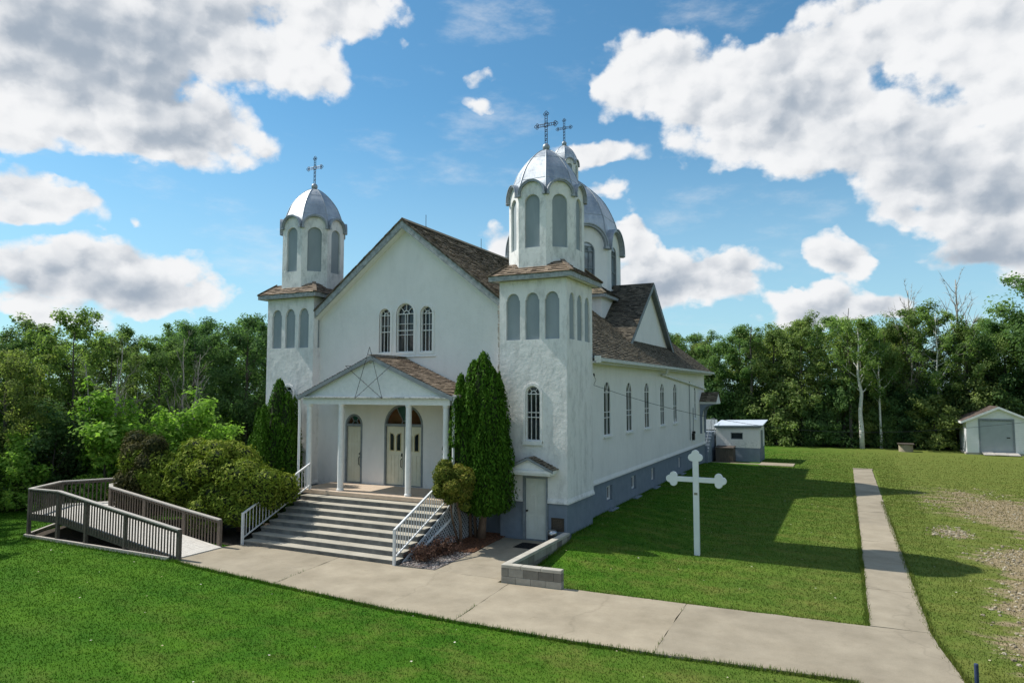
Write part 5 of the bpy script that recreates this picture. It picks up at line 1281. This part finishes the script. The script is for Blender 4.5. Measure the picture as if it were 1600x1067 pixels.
def skeleton(H, base, Rm, n, prof, r0, lean=.04, twigs=3, up=(.35, .8), stems=1):
    mb = MB(); tips = []
    for st in range(stems):
        ba = random.uniform(0, 6.28); hs = H * (1 if st == 0 else random.uniform(.7, .95)); sp = 0 if stems == 1 else .12 * H
        bx, by = math.cos(ba) * sp, math.sin(ba) * sp
        path = [Vector((bx * (i / 7) ** .8 + random.gauss(0, lean * .25 * H * i / 14), by * (i / 7) ** .8 + random.gauss(0, lean * .25 * H * i / 14), hs * i / 7 * .97)) for i in range(8)]
        path[0] = Vector((math.cos(ba) * .1 * (stems > 1), math.sin(ba) * .1 * (stems > 1), -.1)); rr = [r0 * (1 - .86 * i / 7) * (1 if st == 0 else .75) for i in range(8)]
        mb.tube(path, rr, 7); tips.append((path[-1], .6))
        for i in range(n // stems):
            t = (base + (.96 - base) * ((i + random.random()) / (n // stems))); k = min(6, int(t * 7)); o = path[k].lerp(path[k + 1], t * 7 - k)
            a = i * 2.4 + random.uniform(-.4, .4); L_ = Rm * prof((t - base) / (1 - base)) * random.uniform(.7, 1.15); e = random.uniform(*up)
            d = Vector((math.cos(a) * math.cos(e), math.sin(a) * math.cos(e), math.sin(e))); q = [o]
            for s in range(1, 5): q.append(q[-1] + (d + Vector((random.gauss(0, .15), random.gauss(0, .15), .08 * s + random.gauss(0, .1)))) * L_ / 4)
            rb = r0 * .42 * (1 - t * .7); mb.tube(q, [rb * (1 - .8 * s / 4) for s in range(5)], 5)
            tips += [(q[-1], 1), (q[3], .9), (q[2], .7)]
            for w in range(twigs):
                s0 = q[random.choice((2, 3, 4))]; d2 = (d + Vector((random.gauss(0, .6), random.gauss(0, .6), random.gauss(.15, .4)))).normalized(); e2 = s0 + d2 * L_ * random.uniform(.25, .5)
                mb.tube([s0, s0.lerp(e2, .5) + Vector((0, 0, random.uniform(-.05, .1))), e2], [rb * .35, rb * .22, rb * .08], 4); tips.append((e2, .8))
    return mb, tips
def foliage(name, tips, n, size, spread, mat, flat=.75, bias=None):
    C = np.array([tuple(t[0]) for t in tips]); w = np.array([t[1] for t in tips]); w = w / w.sum(); k = RNG.choice(len(C), n, p=w)
    rad = spread * RNG.uniform(.6, 1.3, len(C))[k]; D = RNG.normal(size=(n, 3)); D /= np.linalg.norm(D, axis=1, keepdims=True); q = RNG.random(n) ** .55
    off = D * (rad * q)[:, None]; off[:, 2] *= flat; P = C[k] + off; cen = C.mean(0)
    N_ = D * .5 + np.array([0, 0, .55]) + (P - cen) / (np.abs(P - cen).max() + .1) * .6 + RNG.normal(size=(n, 3)) * .45
    ct = RNG.normal(.45, .14, len(C)); return leaves(name, P, N_, size * RNG.uniform(.65, 1.35, n), mat, .62, ct[k] + RNG.normal(0, .13, n))
BARK = simple('grey_bark', (.05, .045, .038), (.13, .12, .10), 7, .9, 0, .6, .02, streak=(3, 3, .6)); PALEB = simple('birch_bark', (.50, .49, .45), (.74, .73, .69), 4, .8, 0, .3, .01, streak=(1, 1, 3)); DEADB = simple('dead_wood', (.28, .25, .22), (.48, .44, .39), 6, .9, 0, .3, .01, streak=(3, 3, .5)); BROWNB = simple('red_bark', (.12, .075, .05), (.24, .17, .12), 8, .9, 0, .5, .015, streak=(4, 4, .5))
LF = [m_leaf('poplar_leaf', (0.078, 0.144, 0.048), (0.174, 0.281, 0.094), (0.310, 0.441, 0.173)), m_leaf('dark_leaf', (0.057, 0.117, 0.048), (0.126, 0.221, 0.085), (0.232, 0.358, 0.145)),
      m_leaf('olive_leaf', (0.103, 0.154, 0.050), (0.239, 0.316, 0.110), (0.414, 0.495, 0.193)), m_leaf('bright_leaf', (0.110, 0.221, 0.033), (0.278, 0.454, 0.080), (0.490, 0.660, 0.179))]
round_p = lambda t: max(.18, math.sin(math.pi * min(1, t * .82 + .16)) ** .8); tall_p = lambda t: .35 + .65 * math.sin(math.pi * min(1, t * .9 + .12)); cone_p = lambda t: 1.05 - .85 * t
PROTO = {}
def proto(key, *a, leaf=0, nl=9000, size=.2, spread=.62, bark=None, flat=.75, **k):
    sk, tips = skeleton(*a, **k); me_t = None
    m = bpy.data.meshes.new('trunk'); m.from_pydata(sk.v, [], sk.f); m.materials.append(bark or BARK); at = m.attributes.new('tint', 'FLOAT', 'FACE'); at.data.foreach_set('value', sk.t); m.polygons.foreach_set('use_smooth', [True] * len(m.polygons)); m.update()
    if key.startswith('shrub'):
        for i in range(34): aa, r_ = random.uniform(0, 6.28), random.uniform(.3, 1.25); tips.append((Vector((r_ * math.cos(aa), r_ * math.sin(aa), random.uniform(.12, .9))), .8))
    PROTO[key] = (m, foliage('crown', tips, nl, size, spread, LF[leaf] if isinstance(leaf, int) else leaf, flat) if nl else None)
proto('poplar_a', 10, .12, 2.5, 20, tall_p, .16, leaf=0, nl=15000, size=.165); proto('poplar_b', 10, .08, 2.9, 22, round_p, .17, leaf=1, nl=16500, size=.165, spread=.7); proto('poplar_c', 10, .3, 2.2, 18, tall_p, .13, leaf=0, nl=11000, size=.16, spread=.5, twigs=4)
proto('willow_a', 10, .05, 3.2, 24, round_p, .2, leaf=2, nl=17000, size=.165, spread=.72); proto('ash_a', 10, .08, 2.8, 22, round_p, .17, leaf=2, nl=14000, size=.165, spread=.58); proto('sparse_a', 10, .35, 2.0, 16, tall_p, .12, leaf=0, nl=5200, size=.16, spread=.42, twigs=4, bark=PALEB)
proto('shrub_a', 3, .05, 1.5, 18, round_p, .05, leaf=1, nl=8500, size=.125, spread=.42, stems=3, up=(.4, 1.1)); proto('shrub_b', 3, .05, 1.4, 18, tall_p, .05, leaf=3, nl=8500, size=.14, spread=.38, stems=3, up=(.6, 1.2)); proto('shrub_c', 3, .04, 1.6, 20, round_p, .05, leaf=2, nl=8500, size=.14, spread=.42, stems=3, up=(.3, 1.0))
proto('birch', 10, .4, 2.3, 16, tall_p, .2, leaf=0, nl=7000, size=.16, spread=.5, twigs=4, bark=PALEB, lean=.12); proto('bare_a', 9, .2, 3.0, 26, cone_p, .17, nl=0, bark=DEADB, twigs=9, up=(.7, 1.2)); proto('bare_b', 9, .15, 3.2, 24, cone_p, .12, nl=0, bark=DEADB, twigs=10, up=(.6, 1.25), stems=3); proto('snag', 9, .5, 1.5, 9, cone_p, .15, nl=0, bark=BARK, twigs=4, up=(.1, .9))
def plant(kind, x, y, h, rz=None, sx=1., label=None, cat='tree', group=None, name='tree', dense=1.):
    m, c = PROTO[kind]; ref = 3. if kind.startswith('shrub') else (9. if kind in ('bare_a', 'bare_b', 'snag') else 10.)
    s = h / ref; o = empty(name, (x, y, 0), label, cat, group); o.rotation_euler.z = random.uniform(0, 6.28) if rz is None else rz; o.scale = (s * sx, s * sx, s)
    for nm, d in (('trunk', m), ('crown', c)):
        if d: q = bpy.data.objects.new(nm, d); link(q); q.parent = o
    return o
# leaf litter under the trees
fl = MB()
for (a, b) in zip(WOODS, WOODS[1:]):
    a, b = Vector(a), Vector(b); u = (b - a).normalized(); q = Vector((-u.y, u.x)); i0, i1 = a - q * .9, b - q * .9; o0, o1 = a + q * 30, b + q * 30
    fl.face([(p.x, p.y, .0 + .004 * (len(fl.f) % 3)) for p in (i0, o0, o1, i1)])
tag(fl.build('forest_floor', simple('leaf_litter', (.018, .022, .010), (.05, .055, .022), 3, 1, 0, .8, .05)), kind='structure')
# thicket: rows following the woods' edge
def edge_pts(step, off, jitter):
    out = []; carry = 0.
    for a, b in zip(WOODS, WOODS[1:]):
        a, b = Vector(a), Vector(b); L_ = (b - a).length; u = (b - a) / L_; nrm = Vector((-u.y, u.x)); t = carry
        while t < L_: p = a + u * t + nrm * (off + random.uniform(-jitter, jitter)) + u * random.uniform(-jitter, jitter); out.append(p); t += step
        carry = t - L_
    return out
LK = {'poplar_a': 'green poplar in the woods around the yard', 'poplar_b': 'dark green broad tree in the woods around the yard', 'poplar_c': 'slim open crowned poplar in the woods around the yard', 'willow_a': 'wide olive green tree in the woods around the yard', 'ash_a': 'rounded light green tree in the woods around the yard', 'sparse_a': 'thin pale barked tree with few leaves in the woods',
      'shrub_a': 'dark leafy undergrowth shrub at the edge of the woods', 'shrub_b': 'bright green undergrowth shrub at the edge of the woods', 'shrub_c': 'olive undergrowth shrub at the edge of the woods'}
def height_at(p):
    if p.x < -17: return 8.5 + .115 * p.y
    return 11.2 if p.x < 2 else 12.2
for step, off, jit, kinds in ((3.1, .6, .7, ['poplar_a', 'poplar_b', 'poplar_c', 'willow_a', 'ash_a']), (3.3, 4.4, 1.0, ['poplar_a', 'poplar_b', 'poplar_c', 'ash_a', 'sparse_a']), (3.6, 8.6, 1.2, ['poplar_a', 'poplar_b', 'poplar_b'])):
    for p in edge_pts(step, off, jit):
        right = p.y > 38
        ks = kinds + (['willow_a', 'ash_a', 'ash_a'] if right and off < 5 else ['poplar_b', 'poplar_a'])
        k = random.choice(ks); h = height_at(p) * random.uniform(.86, 1.06) * (1.05 if k == 'poplar_c' else .96)
        plant(k, p.x, p.y, h, sx=random.uniform(.85, 1.1), label=LK[k], group='trees of the woods around the yard')
for step, off, jit in ((1.7, -.7, .4), (2.2, 1.2, .6), (3.0, 5.0, 1.0)):
    for p in edge_pts(step, off, jit):
        if off < 0 and random.random() < .18: continue
        k = random.choice(['shrub_a', 'shrub_a', 'shrub_c'] if p.x > -12 else ['shrub_a', 'shrub_a', 'shrub_a', 'shrub_b', 'shrub_c'])
        plant(k, p.x, p.y, random.uniform(1.8, 3.6) * (1.55 if p.y > 38 else 1.0), sx=random.uniform(.8, 1.15), label=LK[k], cat='shrub', group='undergrowth shrubs along the woods', name='shrub')
# single plants that stand out
plant('bare_b', -22.6, -.8, 7.2, rz=1.0, label='grey dead tree with leaning bare stems, left of the two in the left woods', cat='dead tree', name='bare_tree')
plant('bare_b', -23.4, 4.0, 8.0, rz=3.4, sx=.85, label='grey dead tree with bare stems in the left woods, closer to the far tower', cat='dead tree', name='bare_tree')
plant('bare_a', 13.4, 50.0, 14.4, rz=.4, sx=.85, label='tall leafless tree standing above the woods, left of the two bare crowns', cat='dead tree', name='bare_tree')
plant('bare_a', 17.2, 51.0, 15.3, rz=2.4, sx=.8, label='tall leafless tree standing above the woods behind the garden shed', cat='dead tree', name='bare_tree')
plant('bare_b', 12.8, 49.2, 10.5, rz=2, sx=1.0, label='tangle of dry brown branches in the woods behind the well ring', cat='dead tree', name='bare_tree')
plant('snag', .2, 46.2, 11.3, rz=1, label='dark broken snag above the trees behind the outbuilding', cat='dead tree', name='dead_snag')
plant('snag', 8.4, 46.2, 12.6, rz=2.2, sx=.8, label='dark broken snag in the woods beside the pale birch', cat='dead tree', name='dead_snag')
plant('birch', 9.2, 45.3, 11.2, rz=.3, label='pale birch with a white leaning trunk at the edge of the woods', name='birch_tree')
plant('birch', 10.7, 46.2, 9.0, rz=2.3, sx=.7, label='thinner pale birch just right of the leaning birch', name='birch_tree')
plant('sparse_a', 15.2, 47.8, 12.0, rz=4.3, label='open crowned pale poplar behind the left side of the garden shed', name='poplar_tree')
plant('poplar_b', 23.0, 46.0, 15.0, rz=.8, label='tall dark tree rising above the rest behind the right side of the garden shed', name='tall_tree')
plant('shrub_b', -21.0, -1.6, 4.0, rz=.5, sx=1.15, label='tall bright green willow shrub behind the ramp landing, in front of the woods', cat='shrub', name='willow_shrub')
plant('shrub_b', -19.2, .8, 3.7, rz=2.5, sx=1.2, label='bright green shrub between the willow shrub and the spreading bush', cat='shrub', name='willow_shrub')
plant('shrub_b', -22.9, -4.2, 2.6, rz=4.5, sx=1.1, label='low bright shrub at the left edge of the photo beside the ramp', cat='shrub', name='willow_shrub')
plant('shrub_c', 14.9, 46.4, 4.2, rz=.5, sx=1.0, label='rounded yellow green shrub just left of the garden shed', cat='shrub', name='round_shrub')
plant('poplar_a', -24.6, -11.2, 10.5, label='poplar standing on the lawn left of the ramp, outside the picture', name='poplar_tree')
plant('poplar_b', -21.5, -17.5, 9.5, label='dark tree on the front lawn outside the picture', name='broad_tree')
for p in [(-30, -55), (-22, -58), (-14, -54), (-6, -58), (3, -56), (12, -55), (22, -57), (32, -54), (42, -48)]:
    plant(random.choice(['poplar_a', 'poplar_b', 'ash_a']), p[0], p[1], random.uniform(9, 12), label='tree across the road in front of the church', group='trees across the road')
# ---- conifers: upright cedars, spreading bush, clipped ball
CEDAR = m_leaf('cedar_spray', (.022, .062, .006), (.060, .148, .012), (.12, .235, .026), .15, .0, .8); YEW = m_leaf('yew_spray', (.055, .095, .010), (.185, .250, .030), (.40, .42, .08), .2, .0, .8); BALL = m_leaf('golden_cedar_spray', (.045, .085, .012), (.16, .185, .028), (.38, .31, .07), .2, .0, .8)
OLIVE = m_leaf('dull_yew_spray', (.030, .036, .012), (.080, .080, .028), (.15, .13, .055), .2, .0, .8)
def plumes(cones, k, seed):
    r_ = random.Random(seed); out = list(cones)
    for (x, y, z0, z1, r) in cones:
        for i in range(k):
            a = r_.uniform(0, 6.28); b = z0 + (z1 - z0) * r_.uniform(.0, .55); t = b + (z1 - b) * r_.uniform(.45, .85); q = r * r_.uniform(.55, .80); out.append((x + q * math.cos(a), y + q * math.sin(a), b, t, r * r_.uniform(.26, .40)))
    return out
def cones_leaves(name, cones, n, size, mat, extra=None):
    """sprays on the skin of several pointed columns (x, y, z0, z1, radius), lumpy"""
    wts = np.array([(c[3] - c[2]) * c[4] for c in cones]); wts /= wts.sum(); k = RNG.choice(len(cones), n, p=wts); C = np.array(cones)[k]
    t = RNG.random(n) ** 1.25; a = RNG.uniform(0, 2 * np.pi, n)
    prof = np.clip(np.minimum((t * 6) ** .5 * .80 + .25, 1.0), 0, 1) * np.clip(1 - t, 0, 1) ** .50
    lump = 1 + .13 * np.sin(a * 5 + t * 9 + C[:, 0] * 3) + .10 * np.sin(a * 11 - t * 21) + RNG.normal(0, .07, n)
    r = C[:, 4] * prof * lump * np.where(RNG.random(n) < .25, RNG.uniform(.6, 1, n), 1); z = C[:, 2] + (C[:, 3] - C[:, 2]) * t
    P = np.stack([C[:, 0] + r * np.cos(a), C[:, 1] + r * np.sin(a), z + RNG.normal(0, .03, n)], 1)
    N_ = np.stack([np.cos(a), np.sin(a), np.full(n, .25)], 1) + RNG.normal(size=(n, 3)) * .55
    ti = .42 + .25 * np.sin(a * 5 + t * 9 + C[:, 0] * 3) * .6 + RNG.normal(0, .16, n) + (t > .9) * .15
    return leaves(name, P, N_, size * RNG.uniform(.6, 1.4, n), mat, .42, ti, np.array([0, 0, 1.]) + 0 * P)
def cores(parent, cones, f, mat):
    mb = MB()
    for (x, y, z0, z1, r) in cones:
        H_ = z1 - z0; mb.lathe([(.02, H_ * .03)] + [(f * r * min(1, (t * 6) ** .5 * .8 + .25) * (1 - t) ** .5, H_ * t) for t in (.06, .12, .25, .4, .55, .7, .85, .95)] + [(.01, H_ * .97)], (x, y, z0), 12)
    return mb.build('shade_core', mat, parent)
DARKF = simple('inner_shade_core', (.012, .022, .008), (.03, .045, .014), 12, 1, 0, .5, .02)  # solid dark cores; their colour stands in for shade inside the crowns
def conifer(name, loc, cones, n, size, mat, label, trunk, cat='cedar', bark=BROWNB):
    o = empty(name, loc, label, cat); me = cones_leaves('crown', plumes(cones, 7, 3), n, size, mat); me.transform(Matrix.Translation(-Vector(loc)))
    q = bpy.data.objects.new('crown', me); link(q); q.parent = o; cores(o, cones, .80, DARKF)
    mb = MB()
    for pth, rr in trunk: mb.tube(pth, rr, 9)
    mb.build('trunk', bark, o, smooth=True); return o
conifer('cedar_tree', (-3.0, -.75, .05), [(-2.72, -.75, .95, 6.25, .86), (-3.08, -.75, .95, 6.0, .74), (-3.52, -.85, 1.3, 5.5, .58), (-2.36, -.80, 1.0, 5.75, .70), (-2.55, -1.0, .95, 5.0, .78), (-3.15, -1.15, 1.3, 5.0, .62), (-2.22, -.75, 1.0, 4.5, .66), (-3.45, -.5, 1.2, 5.2, .56)], 95000, .10, CEDAR, 'tall dense dark green cedar between the porch and the near tower',
        [([(-2.9, -.55, 0), (-2.82, -.6, .5), (-2.7, -.7, 1.3), (-2.6, -.75, 3)], [.17, .13, .12, .05]), ([(-3.12, -.5, 0), (-3.14, -.55, .6), (-3.05, -.7, 1.5)], [.07, .055, .05]), ([(-3.3, -.55, 0), (-3.3, -.6, .7), (-3.3, -.7, 1.6)], [.06, .05, .045])])
conifer('cedar_tree', (-11.5, -.8, 0), [(-11.70, -.95, .25, 5.4, .86), (-12.15, -.8, .2, 4.75, .72), (-12.75, -.75, .2, 4.1, .62), (-11.25, -.95, .2, 4.9, .70), (-12.5, -.9, .2, 4.4, .6), (-11.5, -1.2, .2, 4.0, .72), (-11.0, -1.1, .2, 3.7, .6)], 60000, .10, CEDAR, 'shorter twin-topped green cedar between the spreading bush and the far tower',
        [([(-11.5, -.8, 0), (-11.45, -.82, 1), (-11.4, -.85, 3)], [.14, .11, .05])])
def blobs_leaves(name, blobs, n, size, mat, droop=.2):
    B = np.array(blobs); wts = (B[:, 3] * B[:, 4] + B[:, 3] * B[:, 5]); wts /= wts.sum(); k = RNG.choice(len(B), n, p=wts); C = B[k]
    D = RNG.normal(size=(n, 3)); D /= np.linalg.norm(D, axis=1, keepdims=True)
    l = 1 + .10 * np.sin(D[:, 0] * 9 + C[:, 0] * 4) * np.cos(D[:, 1] * 8 + C[:, 1] * 5) + RNG.normal(0, .09, n); l *= np.where(RNG.random(n) < .25, RNG.uniform(.65, 1, n), 1)
    P = C[:, :3] + D * C[:, 3:6] * l[:, None]; ok = P[:, 2] > .12; P, D, k = P[ok], D[ok], k[ok]; m = len(P)
    N_ = D + RNG.normal(size=(m, 3)) * .5 + np.array([0, 0, .25]); bt = RNG.normal(.45, .10, len(B)); ti = bt[k] + RNG.normal(0, .17, m) + .12 * D[:, 2]
    return leaves(name, P, N_, size * RNG.uniform(.6, 1.4, m), mat, .42, ti, D * np.array([1, 1, .3]) + np.array([0, 0, .3]))
def bush(name, loc, blobs, n, size, mat, label, trunk, cat='bush'):
    o = empty(name, loc, label, cat); me = blobs_leaves('crown', blobs, n, size, mat); me.transform(Matrix.Translation(-Vector(loc))); q = bpy.data.objects.new('crown', me); link(q); q.parent = o
    mb = MB()
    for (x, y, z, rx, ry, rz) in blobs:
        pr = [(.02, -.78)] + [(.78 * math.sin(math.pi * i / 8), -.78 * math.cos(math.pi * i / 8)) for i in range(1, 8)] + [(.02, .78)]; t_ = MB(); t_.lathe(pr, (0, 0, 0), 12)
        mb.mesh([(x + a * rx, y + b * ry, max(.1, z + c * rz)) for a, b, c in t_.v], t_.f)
    mb.build('shade_core', DARKF, o); mb = MB()
    for pth, rr in trunk: mb.tube(pth, rr, 8)
    mb.build('trunk', BROWNB, o, smooth=True); return o
rb = random.Random(5); BL = []
for i in range(95):      # many overlapping sprays of branches: broad, flat-topped, ragged
    u = rb.uniform(-1, 1); x = -12.15 + u * 2.75; top = 2.95 - 1.15 * abs(u) ** 2.2 - (.35 if u < -.35 else 0); low = .55 + .5 * max(0, -u - .3)
    y = -3.45 + rb.uniform(-1.25, 1.0) * (1 - .35 * abs(u)); z = low + (top - low) * rb.random() ** .7; r = rb.uniform(.32, .62); BL.append((x, y, z, r * 1.15, r * 1.05, r * .75))
BL += [(-13.6 - .22 * i, -4.3 - .09 * (i % 4), 1.5 + .11 * i + rb.uniform(-.15, .3), .5, .45, .38) for i in range(8)] + [(-14.2 + rb.uniform(-.8, .8), -4.0 + rb.uniform(-.5, .5), 2.0 + rb.uniform(-.4, .5), .5, .5, .4) for i in range(12)]
BL += [(-11.7, -3.4, 1.7, 1.9, .9, .9), (-10.6, -3.4, 1.5, .8, .7, .8)]
bush('spreading_bush', (-11.5, -3.3, 0), BL, 110000, .13, YEW, 'large spreading olive green bush left of the front steps', [([(-12.6, -3.7, 0), (-12.4, -3.6, .8), (-12.0, -3.4, 1.6)], [.11, .09, .06]), ([(-11.2, -3.2, 0), (-11.2, -3.3, .8), (-10.9, -3.3, 1.7)], [.10, .08, .05]), ([(-12.9, -3.8, 0), (-13.1, -3.7, .7), (-13.4, -3.6, 1.5)], [.08, .06, .04])])
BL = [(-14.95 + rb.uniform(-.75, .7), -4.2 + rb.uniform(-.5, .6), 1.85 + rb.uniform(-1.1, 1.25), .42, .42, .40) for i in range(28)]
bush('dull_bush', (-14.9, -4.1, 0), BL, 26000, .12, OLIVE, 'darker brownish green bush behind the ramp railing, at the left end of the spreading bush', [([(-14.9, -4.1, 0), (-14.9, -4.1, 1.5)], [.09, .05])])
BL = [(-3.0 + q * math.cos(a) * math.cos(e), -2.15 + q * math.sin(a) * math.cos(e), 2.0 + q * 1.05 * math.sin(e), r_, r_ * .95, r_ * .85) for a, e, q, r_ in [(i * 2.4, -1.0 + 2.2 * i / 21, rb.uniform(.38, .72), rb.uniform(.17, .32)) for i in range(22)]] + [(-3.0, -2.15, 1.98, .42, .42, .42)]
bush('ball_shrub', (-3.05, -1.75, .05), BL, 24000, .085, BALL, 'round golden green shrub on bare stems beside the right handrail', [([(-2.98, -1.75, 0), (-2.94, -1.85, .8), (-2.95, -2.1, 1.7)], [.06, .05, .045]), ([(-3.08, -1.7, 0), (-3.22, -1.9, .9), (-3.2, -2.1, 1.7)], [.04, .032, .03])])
TWIG = simple('dry_twig', (.09, .05, .04), (.20, .12, .09), 20, .95, 0, .3, .005); DRYL = m_leaf('dry_brown_leaf', (.05, .025, .02), (.11, .06, .045), (.20, .13, .09), .15, .0)
for (x, y, h, lab) in ((-2.95, -3.95, .55, 'dry reddish brown twiggy shrub nearest the foot of the right handrail'), (-2.85, -3.05, .6, 'dry brown twiggy shrub in the gravel, nearer the round shrub')):
    o = empty('dry_shrub', (x, y, .03), lab, 'shrub'); mb = MB(); tp = []
    for i in range(90):
        a, e = random.uniform(0, 6.28), random.uniform(.25, 1.4); L_ = h * random.uniform(.6, 1.15); d = Vector((math.cos(a) * math.cos(e), math.sin(a) * math.cos(e), math.sin(e) * .9)); p = Vector((x + random.gauss(0, .05), y + random.gauss(0, .05), .03))
        m_ = p + d * L_ * .5 + Vector((random.gauss(0, .04), random.gauss(0, .04), .03)); q = p + d * L_; mb.tube([p, m_, q], [.007, .005, .003], 4, caps=False); tp += [(q, 1), (m_, .5)]
    mb.build('twig', TWIG, o); me = foliage('crown', tp, 1600, .05, .12, DRYL); me.transform(Matrix.Translation(-Vector((x, y, .03)))); q = bpy.data.objects.new('crown', me); link(q); q.parent = o
